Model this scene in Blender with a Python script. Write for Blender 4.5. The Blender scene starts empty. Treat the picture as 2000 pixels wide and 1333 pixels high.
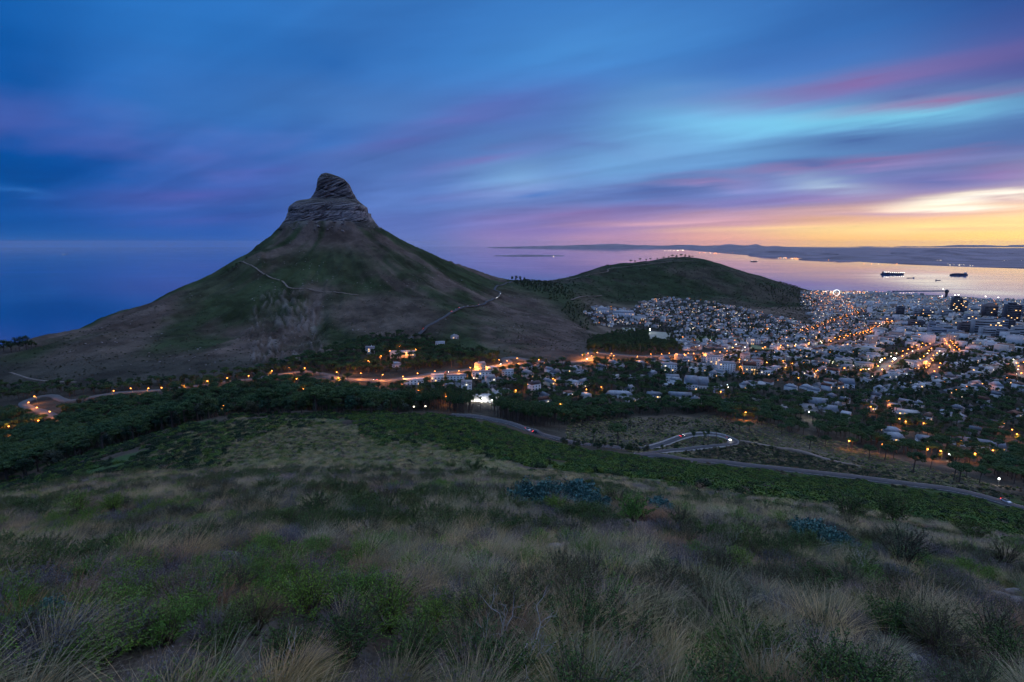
import bpy, math, random
import numpy as np
from mathutils import Vector
PI = math.pi
R = math.radians
scn = bpy.context.scene
COL = scn.collection
random.seed(7)
rng = np.random.default_rng(11)

# ------------------------------------------------------------------ camera
F = 1000.0            # focal length in pixels of the 2000 x 1333 photograph
PITCH = R(10.8)
CAMZ = 430.0
CP, SP = math.cos(PITCH), math.sin(PITCH)
cam_d = bpy.data.cameras.new('camera'); cam = bpy.data.objects.new('camera', cam_d); COL.objects.link(cam)
cam_d.lens = 18.0; cam_d.sensor_width = 36.0; cam_d.clip_start = 0.1; cam_d.clip_end = 400000
cam.location = (0, 0, CAMZ); cam.rotation_euler = (PI/2 - PITCH, 0, 0)
scn.camera = cam

# ------------------------------------------------------------------ render settings
scn.view_settings.view_transform = 'Standard'; scn.view_settings.look = 'None'
scn.view_settings.exposure = 0.18; scn.view_settings.gamma = 1.0; scn.view_settings.use_curve_mapping = False
cy = scn.cycles
cy.use_denoising = True
cy.use_adaptive_sampling = True; cy.adaptive_threshold = 0.03; cy.adaptive_min_samples = 20
try: cy.denoiser = 'OPENIMAGEDENOISE'
except Exception: pass
cy.max_bounces = 4; cy.diffuse_bounces = 1; cy.glossy_bounces = 2; cy.transmission_bounces = 2
cy.volume_bounces = 0; cy.transparent_max_bounces = 4
cy.sample_clamp_indirect = 2.0; cy.sample_clamp_direct = 40.0
cy.caustics_reflective = False; cy.caustics_refractive = False

def lin(c):
    c = c/255.0
    return c/12.92 if c <= 0.04045 else ((c+0.055)/1.055)**2.4
def L3(r, g, b): return (lin(r), lin(g), lin(b), 1.0)

# ------------------------------------------------------------------ node helper
class NB:
    def __init__(s, tree): s.t = tree; s.n = tree.nodes; s.l = tree.links
    def put(s, inp, v):
        if v is None: return
        if hasattr(v, 'is_output') : s.l.new(v, inp)
        elif isinstance(v, (tuple, list)) and len(v) == 3 and inp.type == 'RGBA': inp.default_value = (*v, 1)
        else: inp.default_value = v
    def node(s, ty, **kw):
        n = s.n.new(ty)
        for k, v in kw.items(): setattr(n, k, v)
        return n
    def m(s, op, a, b=None, c=None, clamp=False):
        n = s.n.new('ShaderNodeMath'); n.operation = op; n.use_clamp = clamp
        s.put(n.inputs[0], a); s.put(n.inputs[1], b)
        if c is not None: s.put(n.inputs[2], c)
        return n.outputs[0]
    def mix(s, fac, a, b, mode='MIX'):
        n = s.n.new('ShaderNodeMix'); n.data_type = 'RGBA'; n.blend_type = mode
        s.put(n.inputs[0], fac); s.put(n.inputs[6], a); s.put(n.inputs[7], b)
        return n.outputs[2]
    def ramp(s, fac, stops, interp='LINEAR'):
        n = s.n.new('ShaderNodeValToRGB'); cr = n.color_ramp; cr.interpolation = interp
        while len(cr.elements) > 1: cr.elements.remove(cr.elements[-1])
        for i, (p, c) in enumerate(stops):
            e = cr.elements[0] if i == 0 else cr.elements.new(p)
            e.position = p; e.color = c if len(c) == 4 else (*c, 1)
        s.put(n.inputs[0], fac)
        return n.outputs[0]
    def noise(s, vec, scale, detail=3.0, rough=0.55, dist=0.0):
        n = s.n.new('ShaderNodeTexNoise')
        if vec is not None: s.put(n.inputs['Vector'], vec)
        n.inputs['Scale'].default_value = scale; n.inputs['Detail'].default_value = detail
        n.inputs['Roughness'].default_value = rough; n.inputs['Distortion'].default_value = dist
        return n
    def comb(s, x, y, z):
        n = s.n.new('ShaderNodeCombineXYZ')
        s.put(n.inputs[0], x); s.put(n.inputs[1], y); s.put(n.inputs[2], z)
        return n.outputs[0]
    def mrange(s, v, a, b, c=0.0, d=1.0, smooth=True):
        n = s.n.new('ShaderNodeMapRange'); n.interpolation_type = 'SMOOTHSTEP' if smooth else 'LINEAR'
        s.put(n.inputs[0], v)
        for i, q in enumerate((a, b, c, d)): n.inputs[i+1].default_value = q
        return n.outputs[0]

def pix_dir(u, v):
    a = (u-1000.0)/F; b = (666.5-v)/F
    return a, CP + b*SP, -SP + b*CP
def azel(u, v):
    x, y, z = pix_dir(u, v)
    return math.atan2(x, y), math.atan2(z, math.hypot(x, y))

# ------------------------------------------------------------------ world: dawn sky with cloud sheets
SUN_AZ, SUN_EL = R(64), R(1.2)
world = bpy.data.worlds.new('World'); scn.world = world; world.use_nodes = True
wb = NB(world.node_tree); wb.n.clear()
tc = wb.node('ShaderNodeTexCoord')
sep = wb.node('ShaderNodeSeparateXYZ'); wb.l.new(tc.outputs['Generated'], sep.inputs[0])
dx, dy, dz = sep.outputs
az = wb.m('ARCTAN2', dx, dy)
el0 = wb.m('ARCSINE', dz)
# cloud sheet coordinates: the direction cut with a flat layer overhead
inv = wb.m('DIVIDE', 1.0, wb.m('ADD', wb.m('MAXIMUM', dz, 0.0), 0.09))
cx = wb.m('MULTIPLY', dx, inv); cyy = wb.m('MULTIPLY', dy, inv)
ang = R(-24)
ca, sa = -0.8, -0.6      # the sheets stream towards the left horizon
sx = wb.m('ADD', wb.m('MULTIPLY', cx, ca), wb.m('MULTIPLY', cyy, -sa))
sy = wb.m('ADD', wb.m('MULTIPLY', cx, sa), wb.m('MULTIPLY', cyy, ca))
nA = wb.noise(wb.comb(wb.m('MULTIPLY', sx, 0.55), wb.m('MULTIPLY', sy, 1.0), 0.3), 0.62, 4.0, 0.5, 0.0)
nB = wb.noise(wb.comb(wb.m('MULTIPLY', sx, 0.35), wb.m('MULTIPLY', sy, 1.6), 4.7), 1.05, 3.0, 0.5, 0.5)
# streaks seen edge-on near the horizon
nC = wb.noise(wb.comb(wb.m('MULTIPLY', az, 2.2), wb.m('MULTIPLY', wb.m('SUBTRACT', el0, wb.m('MULTIPLY', az, 0.075)), 26.0), 1.9), 1.5, 4.0, 0.62, 0.0)
lowf = wb.mrange(el0, 0.0, 0.09, 0.05, 1.0)
fA = wb.m('MULTIPLY', wb.m('SUBTRACT', nA.outputs[0], 0.5), lowf)
fB = wb.m('MULTIPLY', wb.m('SUBTRACT', nB.outputs[0], 0.5), lowf)
fC = wb.m('SUBTRACT', nC.outputs[0], 0.5)
el = wb.m('ADD', el0, wb.m('MULTIPLY', wb.m('ADD', wb.m('MULTIPLY', fA, 0.06), wb.m('MULTIPLY', fC, 0.035)), wb.mrange(el0, 0.0, 0.10, 0.12, 1.0)))
azn = wb.m('ADD', wb.m('DIVIDE', az, 2*PI), 0.5)
def azramp(stops):
    return wb.ramp(azn, [((a/360.0)+0.5, L3(*c)) for a, c in stops], 'EASE')
levels = [
 (0.3, [(-180,(30,80,150)),(-60,(10,80,160)),(-44,(22,92,172)),(-30,(42,95,180)),(-11,(100,122,192)),(0,(150,132,190)),(11,(190,148,182)),(22,(236,172,160)),(33,(255,200,120)),(46,(255,214,112)),(60,(255,220,125)),(90,(235,175,145)),(130,(110,115,175)),(180,(30,80,150))]),
 (2.1, [(-180,(22,75,148)),(-60,(5,78,158)),(-44,(10,86,168)),(-30,(50,94,177)),(-11,(94,118,190)),(0,(128,124,190)),(11,(158,134,186)),(22,(196,152,172)),(33,(226,178,150)),(46,(255,214,150)),(60,(255,220,150)),(90,(215,160,155)),(130,(95,108,172)),(180,(22,75,148))]),
 (4.5, [(-180,(15,75,150)),(-60,(0,76,156)),(-44,(2,84,164)),(-30,(54,96,176)),(-11,(88,120,190)),(0,(105,130,195)),(11,(110,134,198)),(25,(120,128,188)),(36,(140,130,180)),(46,(160,150,185)),(60,(190,165,175)),(90,(150,130,165)),(130,(70,100,168)),(180,(15,75,150))]),
 (8.0, [(-180,(12,76,150)),(-60,(0,76,155)),(-44,(0,80,160)),(-30,(52,97,176)),(-11,(84,120,190)),(3,(98,140,202)),(11,(108,158,214)),(20,(104,150,210)),(30,(98,140,200)),(44,(88,122,186)),(60,(100,122,180)),(90,(85,112,176)),(180,(12,76,150))]),
 (13.0,[(-180,(15,78,152)),(-60,(0,80,160)),(-44,(4,86,167)),(-30,(52,110,186)),(-11,(76,126,196)),(5,(84,124,194)),(15,(92,142,204)),(30,(86,124,190)),(44,(80,92,160)),(60,(75,95,165)),(90,(60,95,165)),(180,(15,78,152))]),
 (18.5,[(-180,(25,85,158)),(-60,(10,85,165)),(-44,(18,92,172)),(-30,(42,110,187)),(-11,(56,118,193)),(11,(68,132,204)),(30,(56,112,185)),(44,(48,86,158)),(60,(45,85,158)),(180,(25,85,158))]),
 (26.0,[(-180,(62,104,168)),(-80,(38,98,176)),(-44,(28,98,178)),(0,(60,126,200)),(20,(58,120,194)),(44,(40,86,156)),(90,(60,98,164)),(180,(62,104,168))]),
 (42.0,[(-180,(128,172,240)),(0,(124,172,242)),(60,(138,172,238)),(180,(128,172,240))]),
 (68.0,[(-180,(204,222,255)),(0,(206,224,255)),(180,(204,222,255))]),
]
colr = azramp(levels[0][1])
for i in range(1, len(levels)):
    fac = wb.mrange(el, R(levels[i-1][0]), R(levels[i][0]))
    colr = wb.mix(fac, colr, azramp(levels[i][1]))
skv = wb.comb(wb.m('ADD', az, wb.m('MULTIPLY', fB, 0.10)), wb.m('ADD', el, wb.m('MULTIPLY', fB, 0.012)), 0.0)
def band(c, u0, v0, u1, v1, wpx, rgb, alpha):
    a0, e0 = azel(u0, v0); a1, e1 = azel(u1, v1)
    mp = wb.node('ShaderNodeMapping', vector_type='TEXTURE'); wb.l.new(skv, mp.inputs[0])
    mp.inputs['Location'].default_value = ((a0+a1)/2, (e0+e1)/2, 0)
    mp.inputs['Rotation'].default_value = (0, 0, math.atan2(e1-e0, a1-a0))
    mp.inputs['Scale'].default_value = (math.hypot(a1-a0, e1-e0)*0.95, wpx/1150.0*2.3, 1)
    g = wb.node('ShaderNodeTexGradient', gradient_type='QUADRATIC_SPHERE'); wb.l.new(mp.outputs[0], g.inputs[0])
    return wb.mix(wb.m('MULTIPLY', g.outputs[1], alpha*1.35, clamp=True), c, L3(*rgb))
BANDS = [
 (1200,248,1780,234,52,(120,184,230),.85), (1370,230,2080,198,24,(126,212,246),1.0),
 (1560,232,2000,205,9,(135,222,250),.8),
 (1380,190,2050,88,17,(142,106,166),.62), (1520,205,2100,150,26,(92,98,164),.6), (1620,216,2100,172,8,(160,112,166),.6),
 (800,238,1180,150,36,(84,100,176),.5), (760,255,1020,215,16,(104,108,184),.45),
 (1480,278,1900,264,24,(80,116,176),.8), (820,335,1070,288,13,(120,114,188),.6), (640,300,900,262,14,(104,108,184),.5), (1000,265,1300,300,12,(96,124,190),.5), (1850,262,2150,222,30,(84,122,180),.7),
 (1380,342,1900,304,7,(172,132,186),.75), (1850,335,2050,328,6,(165,125,180),.6),
 (1550,346,1740,364,13,(170,194,218),.75), (1660,345,2050,338,18,(84,104,170),.75), (1100,386,1450,372,12,(84,112,180),.6), (1450,322,1700,330,10,(84,112,178),.55), (1250,365,1500,352,6,(158,134,190),.6), (1500,386,1720,378,6,(150,128,180),.6),
 (1250,400,1800,352,9,(122,122,186),.5), (1100,415,1500,395,10,(120,118,186),.5),
 (1740,402,2050,372,9,(255,244,214),.9), (1790,396,2080,367,5,(255,253,240),1.2), (1750,408,1990,403,4,(255,250,232),1.2), (1880,388,2050,386,4,(190,160,175),.5),
 (1480,418,2050,412,6,(178,150,176),.7),
 (1120,442,1500,428,5,(214,168,186),.75), (1320,450,1850,438,5,(250,208,160),.8), (1500,455,2100,430,8,(255,226,150),.9), (1700,447,2050,447,3,(236,190,140),.6),
 (1000,428,1250,415,7,(150,128,190),.6), (930,455,1200,448,8,(140,124,190),.5),
 (-150,330,300,318,55,(0,74,156),.65), (-60,362,130,388,6,(44,112,192),.6),
 (150,395,560,365,20,(86,94,178),.55), (380,338,640,325,14,(84,98,180),.45), (240,436,520,425,8,(72,94,178),.5),
 (900,345,1140,335,26,(122,166,214),.6), (1000,374,1110,368,8,(70,112,184),.65), (1160,300,1400,290,30,(118,170,220),.4),
 (300,215,700,175,30,(62,118,190),.4), (450,260,820,265,22,(44,100,180),.35), (900,120,1400,40,40,(74,142,212),.5),
 (1250,150,1700,85,30,(62,114,190),.45), (500,90,760,150,30,(36,104,184),.4),
]
for b in BANDS: colr = band(colr, *b)
# glow of the sun still under the horizon
mp = wb.node('ShaderNodeMapping', vector_type='TEXTURE'); wb.l.new(skv, mp.inputs[0])
mp.inputs['Location'].default_value = (R(58), R(0.2), 0); mp.inputs['Scale'].default_value = (R(54), R(8.0), 1)
gl = wb.node('ShaderNodeTexGradient', gradient_type='QUADRATIC_SPHERE'); wb.l.new(mp.outputs[0], gl.inputs[0])
colr = wb.mix(gl.outputs[1], colr, (0.62, 0.32, 0.18, 1.0), 'ADD')
# fine streaky density changes of the cloud sheet
mod = wb.m('ADD', 1.0, wb.m('ADD', wb.m('MULTIPLY', fB, 0.75), wb.m('ADD', wb.m('MULTIPLY', fA, 0.85), wb.m('MULTIPLY', wb.m('MULTIPLY', fC, wb.mrange(el0, 0.004, 0.045)), wb.mrange(el0, 0.0, 0.16, 1.0, 0.2)))))
colr = wb.mix(1.0, colr, wb.comb(mod, mod, wb.m('ADD', wb.m('MULTIPLY', mod, 0.8), 0.2)), 'MULTIPLY')
pinkm = wb.m('MULTIPLY', wb.mrange(fA, 0.08, 0.25), wb.m('MULTIPLY', wb.mrange(el0, 0.0, 0.05), wb.mrange(el0, 0.15, 0.30, 0.20, 0.0)))
colr = wb.mix(pinkm, colr, L3(140,110,182))
lowk = wb.mrange(el0, R(22), R(45), 0.86, 1.0)
colr = wb.mix(1.0, colr, wb.comb(lowk, lowk, lowk), 'MULTIPLY')
sky = wb.node('ShaderNodeTexSky'); sky.sky_type = 'NISHITA'; sky.sun_disc = False
sky.sun_elevation = SUN_EL; sky.sun_rotation = SUN_AZ; sky.altitude = 430
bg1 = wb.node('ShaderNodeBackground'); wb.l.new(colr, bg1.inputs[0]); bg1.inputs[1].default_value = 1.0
bg2 = wb.node('ShaderNodeBackground'); wb.l.new(sky.outputs[0], bg2.inputs[0]); bg2.inputs[1].default_value = 0.0012
addn = wb.node('ShaderNodeAddShader'); wb.l.new(bg1.outputs[0], addn.inputs[0]); wb.l.new(bg2.outputs[0], addn.inputs[1])
wo = wb.node('ShaderNodeOutputWorld'); wb.l.new(addn.outputs[0], wo.inputs[0])
world.cycles.sampling_method = 'MANUAL'; world.cycles.sample_map_resolution = 1024

sun_d = bpy.data.lights.new('sun', 'SUN'); sun = bpy.data.objects.new('sun', sun_d); COL.objects.link(sun)
sun_d.energy = 0.22; sun_d.angle = R(40); sun_d.color = (1.0, 0.72, 0.6)
sd = Vector((math.sin(SUN_AZ)*math.cos(R(16)), math.cos(SUN_AZ)*math.cos(R(16)), math.sin(R(16))))
sun.rotation_euler = sd.to_track_quat('Z', 'Y').to_euler()

# ------------------------------------------------------------------ small helpers
def tag(o, label=None, cat=None, group=None, kind=None):
    if label: o['label'] = label
    if cat: o['category'] = cat
    if group: o['group'] = group
    if kind: o['kind'] = kind
    return o
def mesh_from(name, V, Fc, mats=(), mi=None, smooth=False):
    me = bpy.data.meshes.new(name)
    if isinstance(V, np.ndarray) and isinstance(Fc, np.ndarray):
        nv, (nf, k) = len(V), Fc.shape
        me.vertices.add(nv); me.vertices.foreach_set('co', V.astype(np.float32).ravel())
        me.loops.add(nf*k); me.loops.foreach_set('vertex_index', Fc.astype(np.int32).ravel())
        me.polygons.add(nf); me.polygons.foreach_set('loop_start', np.arange(0, nf*k, k, dtype=np.int32))
        me.update(calc_edges=True)
    else:
        me.from_pydata([tuple(map(float, p)) for p in V], [], [tuple(map(int, f)) for f in Fc]); me.update()
    for m_ in mats: me.materials.append(m_)
    if mi is not None: me.polygons.foreach_set('material_index', np.asarray(mi, dtype=np.int32))
    if smooth: me.polygons.foreach_set('use_smooth', np.ones(len(me.polygons), dtype=bool))
    return me
def link(name, me, parent=None, loc=None):
    o = bpy.data.objects.new(name, me); COL.objects.link(o)
    if parent: o.parent = parent
    if loc is not None: o.location = loc
    return o
def empty(name, loc, rz=0.0, sc=1.0):
    o = bpy.data.objects.new(name, None); COL.objects.link(o)
    o.location = loc; o.rotation_euler = (0, 0, rz); o.scale = (sc, sc, sc) if not isinstance(sc, tuple) else sc
    o.empty_display_size = 0.2
    return o
def vcol(me, name, arr):
    at = me.attributes.new(name, 'FLOAT_COLOR', 'POINT')
    a4 = np.ones((len(arr), 4), np.float32); a4[:, :3] = arr
    at.data.foreach_set('color', a4.ravel())
ORD = ['nearest','second nearest','third nearest','fourth nearest','fifth nearest','sixth nearest','seventh nearest','eighth nearest','ninth nearest','tenth nearest']
ORW = 'first second third fourth fifth sixth seventh eighth ninth tenth eleventh twelfth thirteenth fourteenth fifteenth sixteenth seventeenth eighteenth nineteenth twentieth'.split()
TENS = {20:'twenty',30:'thirty',40:'forty',50:'fifty',60:'sixty',70:'seventy',80:'eighty',90:'ninety'}
def ordw(i):
    n = i+1
    if n <= 20: return ORW[i]
    t, r = n//10*10, n % 10
    if t >= 100: return 'hundred-and-' + ordw(n-101) if n > 100 else 'hundredth'
    return (TENS[t][:-1]+'ieth') if r == 0 else TENS[t]+'-'+ORW[r-1]
# value noise
def _h(ix, iy, s):
    h = (ix.astype(np.int64)*374761393 + iy.astype(np.int64)*668265263 + s*974634777) & 0xffffffff
    h = ((h ^ (h >> 13))*1274126177) & 0xffffffff
    return ((h ^ (h >> 16)) & 0xffff)/65535.0
def vn(x, y, s=0):
    x0 = np.floor(x); y0 = np.floor(y); fx = x-x0; fy = y-y0
    fx = fx*fx*(3-2*fx); fy = fy*fy*(3-2*fy)
    a = _h(x0, y0, s); b = _h(x0+1, y0, s); c = _h(x0, y0+1, s); d = _h(x0+1, y0+1, s)
    return (a*(1-fx)+b*fx)*(1-fy) + (c*(1-fx)+d*fx)*fy
def fbm(x, y, o=4, s=0, g=0.5):
    t = 0; a = 1; n = 0
    for i in range(o):
        t = t + a*vn(x*2**i+17.3*i, y*2**i-9.1*i, s+i); n += a; a *= g
    return t/n*2-1
def sstep(x, a, b):
    t = np.clip((x-a)/(b-a), 0, 1); return t*t*(3-2*t)

# ------------------------------------------------------------------ materials
def newmat(name):
    m = bpy.data.materials.new(name); m.use_nodes = True
    nb = NB(m.node_tree); bs = m.node_tree.nodes['Principled BSDF']
    bs.inputs['Specular IOR Level'].default_value = 0.25
    return m, nb, bs
def plain(name, col, rough=0.8, var=0.25, nscale=0.6, metal=0.0, bump=0.0, rnd=0.0, col2=None):
    m, nb, bs = newmat(name)
    t = nb.node('ShaderNodeTexCoord')
    n = nb.noise(t.outputs['Object'], nscale, 4.0)
    c2 = col2 if col2 else tuple(q*(1-var) for q in col)
    c1 = tuple(min(1, q*(1+var*0.6)) for q in col)
    c = nb.mix(nb.mrange(n.outputs[0], 0.3, 0.7), (*c1, 1), (*c2, 1))
    if rnd:
        oi = nb.node('ShaderNodeObjectInfo')
        k = nb.m('ADD', 1-rnd, nb.m('MULTIPLY', oi.outputs['Random'], 2*rnd))
        c = nb.mix(1.0, c, nb.comb(k, k, k), 'MULTIPLY')
    nb.put(bs.inputs['Base Color'], c); bs.inputs['Roughness'].default_value = rough; bs.inputs['Metallic'].default_value = metal
    if bump:
        b = nb.node('ShaderNodeBump'); b.inputs['Strength'].default_value = bump
        nb.l.new(n.outputs[0], b.inputs['Height']); nb.l.new(b.outputs[0], bs.inputs['Normal'])
    return m
def emis(name, col, strength, sample=True):
    m = bpy.data.materials.new(name); m.use_nodes = True
    nb = NB(m.node_tree); nb.n.clear()
    e = nb.node('ShaderNodeEmission'); e.inputs[0].default_value = (*col, 1); e.inputs[1].default_value = strength
    o = nb.node('ShaderNodeOutputMaterial'); nb.l.new(e.outputs[0], o.inputs[0])
    m.cycles.emission_sampling = 'AUTO' if sample else 'NONE'
    return m
# ------------------------------------------------------------------ terrain: a loft through feature lines seen in the photograph
# every line: (u, v, Y) = a pixel and the ground distance there, or (u, None, Y, z)
def LP(*p): return p
LINES = [
 [(-900,None,12,424.3),(0,1042,12),(500,1010,12),(1000,1000,12),(1500,1042,12),(2000,1112,12),(2900,None,12,420.5)],
 [(-900,1075,32),(0,972,32),(160,946,32),(300,934,32),(600,926,32),(800,928,32),(1000,936,33),(1300,970,34),(1600,1006,35),(2000,1072,36),(2900,1200,36)],
 [(-900,1090,72),(0,990,72),(200,956,72),(600,941,72),(800,937,72),(1000,930,72),(1300,953,72),(1600,984,72),(2000,1043,72),(2900,1160,72)],
 [(-900,1080,130),(0,992,130),(200,942,130),(400,912,130),(600,898,130),(800,893,130),(1000,900,130),(1300,930,130),(1600,965,130),(2000,1018,130),(2900,1120,130)],
 [(-900,1050,190),(0,972,190),(200,888,210),(300,852,230),(450,812,260),(600,805,265),(800,807,265),(900,818,265),(1100,874,255),(1250,896,252),(1310,901,250),(1500,928,245),(1850,972,230),(2000,1000,225),(2900,1080,220)],
 [(-900,980,330),(0,905,330),(200,866,340),(450,824,370),(800,817,390),(900,815,395),(1000,832,375),(1100,864,340),(1250,888,300),(1310,895,290),(1500,917,283),(1850,959,265),(2000,985,255),(2900,1062,250)],
 [(-900,920,430),(0,862,430),(200,833,440),(450,803,470),(800,794,490),(900,800,480),(1000,810,470),(1100,833,440),(1250,868,395),(1440,868,385),(1600,896,372),(1850,928,352),(2000,948,345),(2900,1020,340)],
 [(-900,860,540),(0,804,540),(200,780,560),(450,757,590),(750,743,615),(1000,765,590),(1200,802,545),(1440,815,505),(1700,850,490),(2000,880,480),(2900,945,470)],
 [(-900,800,660),(0,768,650),(200,750,660),(450,733,670),(750,724,690),(1000,712,715),(1150,700,780),(1400,690,920),(1600,700,920),(1700,714,890),(2000,740,850),(2900,800,800)],
 [(-900,730,880),(-200,716,860),(0,690,850),(100,664,930),(200,655,930),(300,650,950),(450,660,950),(650,650,950),(850,640,960),(1000,650,1000),(1150,668,1080),(1400,655,1400),(1600,660,1300),(2000,680,1250),(2900,720,1200)],
 [(-900,None,1200,160),(0,None,1200,140),(100,None,1200,190),(200,628,1080),(400,575,1180),(560,565,1180),(650,570,1190),(800,568,1230),(900,588,1250),(1000,602,1400),(1100,612,1500),(1200,640,1600),(1400,625,1900),(1600,640,1800),(2000,650,1700),(2900,680,1600)],
 [(-900,None,1700,60),(0,None,1600,50),(200,None,1450,150),(320,581,1250),(400,546,1330),(500,494,1430),(560,482,1450),(600,480,1450),(650,476,1450),(700,478,1450),(750,482,1470),(800,493,1540),(900,538,1640),(1000,561,1850),(1100,566,2000),(1200,588,2200),(1400,582,2500),(1600,606,2500),(2000,616,2400),(2900,640,2300)],
 [(-900,None,2200,-25),(0,None,2200,-25),(200,None,1800,20),(400,None,1650,180),(470,None,1600,300),(515,484,1500),(535,467,1540),(552,450,1560),(567,435,1575),(600,431,1580),(650,428,1580),(700,432,1590),(735,442,1610),(800,479,1680),(900,520,1900),(1000,548,2250),(1050,549,2400),(1100,546,2600),(1180,522,2900),(1260,511,3100),(1340,504,3250),(1400,514,3230),(1450,530,3200),(1540,560,3150),(1600,578,3150),(1700,593,3200),(2000,601,3200),(2900,620,3000)],
 [(-900,None,3200,-30),(0,None,3200,-30),(400,None,2600,-20),(640,None,2300,150),(900,None,2700,100),(1000,None,3000,80),(1180,None,3600,60),(1340,None,3850,120),(1450,None,3850,60),(1530,None,4100,15),(1580,None,4600,4),(1720,None,4500,4),(1760,None,4330,4),(1850,None,4060,4),(2000,None,3830,4),(2900,None,3500,4)],
 [(-900,None,3900,-40),(400,None,3600,-40),(900,None,3700,-40),(1340,None,4500,-40),(1530,None,4700,-40),(1580,None,4680,-10),(1720,None,4570,-10),(1760,None,4390,-10),(1850,None,4110,-10),(2000,None,3880,-10),(2900,None,3560,-10)],
 [(-900,None,7000,-60),(2900,None,7000,-60)],
]
def pchip_slopes(x, y):
    h = np.diff(x, axis=0); d = np.diff(y, axis=0)/h
    m = np.zeros_like(y)
    w1 = 2*h[1:]+h[:-1]; w2 = h[1:]+2*h[:-1]
    same = (d[:-1]*d[1:]) > 0
    with np.errstate(divide='ignore', invalid='ignore'):
        hm = (w1+w2)/(w1/d[:-1]+w2/d[1:])
    m[1:-1] = np.where(same, hm, 0)
    m[0] = d[0]; m[-1] = d[-1]
    return m
def pchip1(x, y, xq):
    x = np.asarray(x, float)[:, None]; y = np.asarray(y, float)[:, None]
    m = pchip_slopes(x, y)[:, 0]; x = x[:, 0]; y = y[:, 0]
    xq = np.clip(xq, x[0], x[-1]); k = np.clip(np.searchsorted(x, xq, side='right')-1, 0, len(x)-2)
    h = x[k+1]-x[k]; t = (xq-x[k])/h
    return (2*t**3-3*t**2+1)*y[k]+(t**3-2*t**2+t)*h*m[k]+(-2*t**3+3*t**2)*y[k+1]+(t**3-t**2)*h*m[k+1]
Y0, Y1 = 0.5, 6900.0
AL = np.concatenate([np.linspace(-1.9, -0.62, 170), np.linspace(-0.62, 0.2, 310)[1:], np.linspace(0.2, 1.9, 270)[1:]]); NA = len(AL)
lg = math.log
LY = np.concatenate([np.linspace(lg(Y0), lg(600), 480), np.linspace(lg(600), lg(1750), 260)[1:], np.linspace(lg(1750), lg(Y1), 120)[1:]]); NY = len(LY); YG = np.exp(LY)
IA_, IY_ = np.arange(NA), np.arange(NY)
ky, kz = [], []
CROSS = -0.10
ky.append(np.full(NA, 0.5)); kz.append(CAMZ-2.55 + AL*0.5*CROSS)
ky.append(np.full(NA, 3.0)); kz.append(CAMZ-3.25 + AL*3*CROSS)
for ln in LINES:
    al, yy, zz = [], [], []
    for p in ln:
        u, v, Y = p[0], p[1], p[2]
        if v is None:
            z = p[3]; t = (z-CAMZ)/Y; b = (t*CP+SP)/(CP-t*SP)
        else:
            b = (666.5-v)/F; z = CAMZ + Y*(-SP+b*CP)/(CP+b*SP)
        al.append((u-1000)/F/(CP+b*SP)); yy.append(math.log(Y)); zz.append(z)
    ky.append(np.exp(pchip1(al, yy, AL))); kz.append(pchip1(al, zz, AL))
ky = np.array(ky); kz = np.array(kz)
for k in range(1, len(ky)): ky[k] = np.maximum(ky[k], ky[k-1]*1.04)
lk = np.log(ky)
m = pchip_slopes(lk, kz)
H = np.zeros((NY, NA))
for j in range(NA):
    x = lk[:, j]; k = np.clip(np.searchsorted(x, LY, side='right')-1, 0, len(x)-2)
    h = x[k+1]-x[k]; t = np.clip((LY-x[k])/h, 0, 1)
    H[:, j] = (2*t**3-3*t**2+1)*kz[k, j]+(t**3-2*t**2+t)*h*m[k, j]+(-2*t**3+3*t**2)*kz[k+1, j]+(t**3-t**2)*h*m[k+1, j]
GX = AL[None, :]*YG[:, None]; GY = np.repeat(YG[:, None], NA, 1)
# peak position
PKX, PKY = (652-1000)/F/(CP+0.28*SP)*1600, 1600.0
# relief: metre-scale lumps near, gullies running down the mountain, erosion scar
def proj(x, y, z):
    zc = z-CAMZ; d = y*CP - zc*SP; d = np.maximum(d, 1e-3)
    return 1000+F*x/d, 666.5-F*(y*SP+zc*CP)/d
PU, PV = proj(GX, GY, H)
amp = 0.10*sstep(GY, 2, 12) + 0.25*sstep(GY, 40, 90) + 0.8*sstep(GY, 150, 300)
H += (0.14*fbm(GX/6, GY/6, 4, 3)*sstep(GY, 2, 12) + 0.5*sstep(GY, 40, 90)*fbm(GX/16, GY/16, 4, 4) + 1.1*sstep(GY, 150, 300)*fbm(GX/38, GY/38, 4, 5))*(1-0.8*sstep(GY,2800,3600))
H += 0.10*fbm(GX/0.7, GY/0.7, 3, 33)*sstep(GY, 1, 4)*(1-sstep(GY, 30, 60))
pr = np.hypot(GX-PKX, GY-PKY); pa = np.arctan2(GX-PKX, -(GY-PKY))
lhm = sstep(GY, 720, 900)*(1-sstep(GY, 2300, 2700))*(1-sstep(PU, 980, 1180))
rid = 1-np.abs(fbm(pa*9.0, pr/420.0, 4, 21, 0.55))*2.2
H += lhm*sstep(pr, 120, 300)*(1-sstep(pr, 800, 1050))*9.0*(rid-0.4)
rid2 = 1-np.abs(fbm(pa*26.0, pr/170.0, 3, 27, 0.55))*2.0
H += lhm*sstep(pr, 100, 260)*(1-sstep(pr, 800, 1000))*2.5*(rid2-0.4)
rid3 = 1-np.abs(fbm(pa*70.0, pr/60.0, 3, 29, 0.6))*2.0
H += lhm*sstep(pr, 100, 220)*(1-sstep(pr, 900, 1100))*1.1*(rid3-0.4)
def ell(cu, cv, ru, rv, rot=0.0):
    c, s = math.cos(rot), math.sin(rot); a = (PU-cu); b = (PV-cv)
    p = (a*c+b*s)/ru; q = (-a*s+b*c)/rv
    return np.clip(1.25-np.sqrt(p*p+q*q), 0, 1)*(GY > 60)
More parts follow.
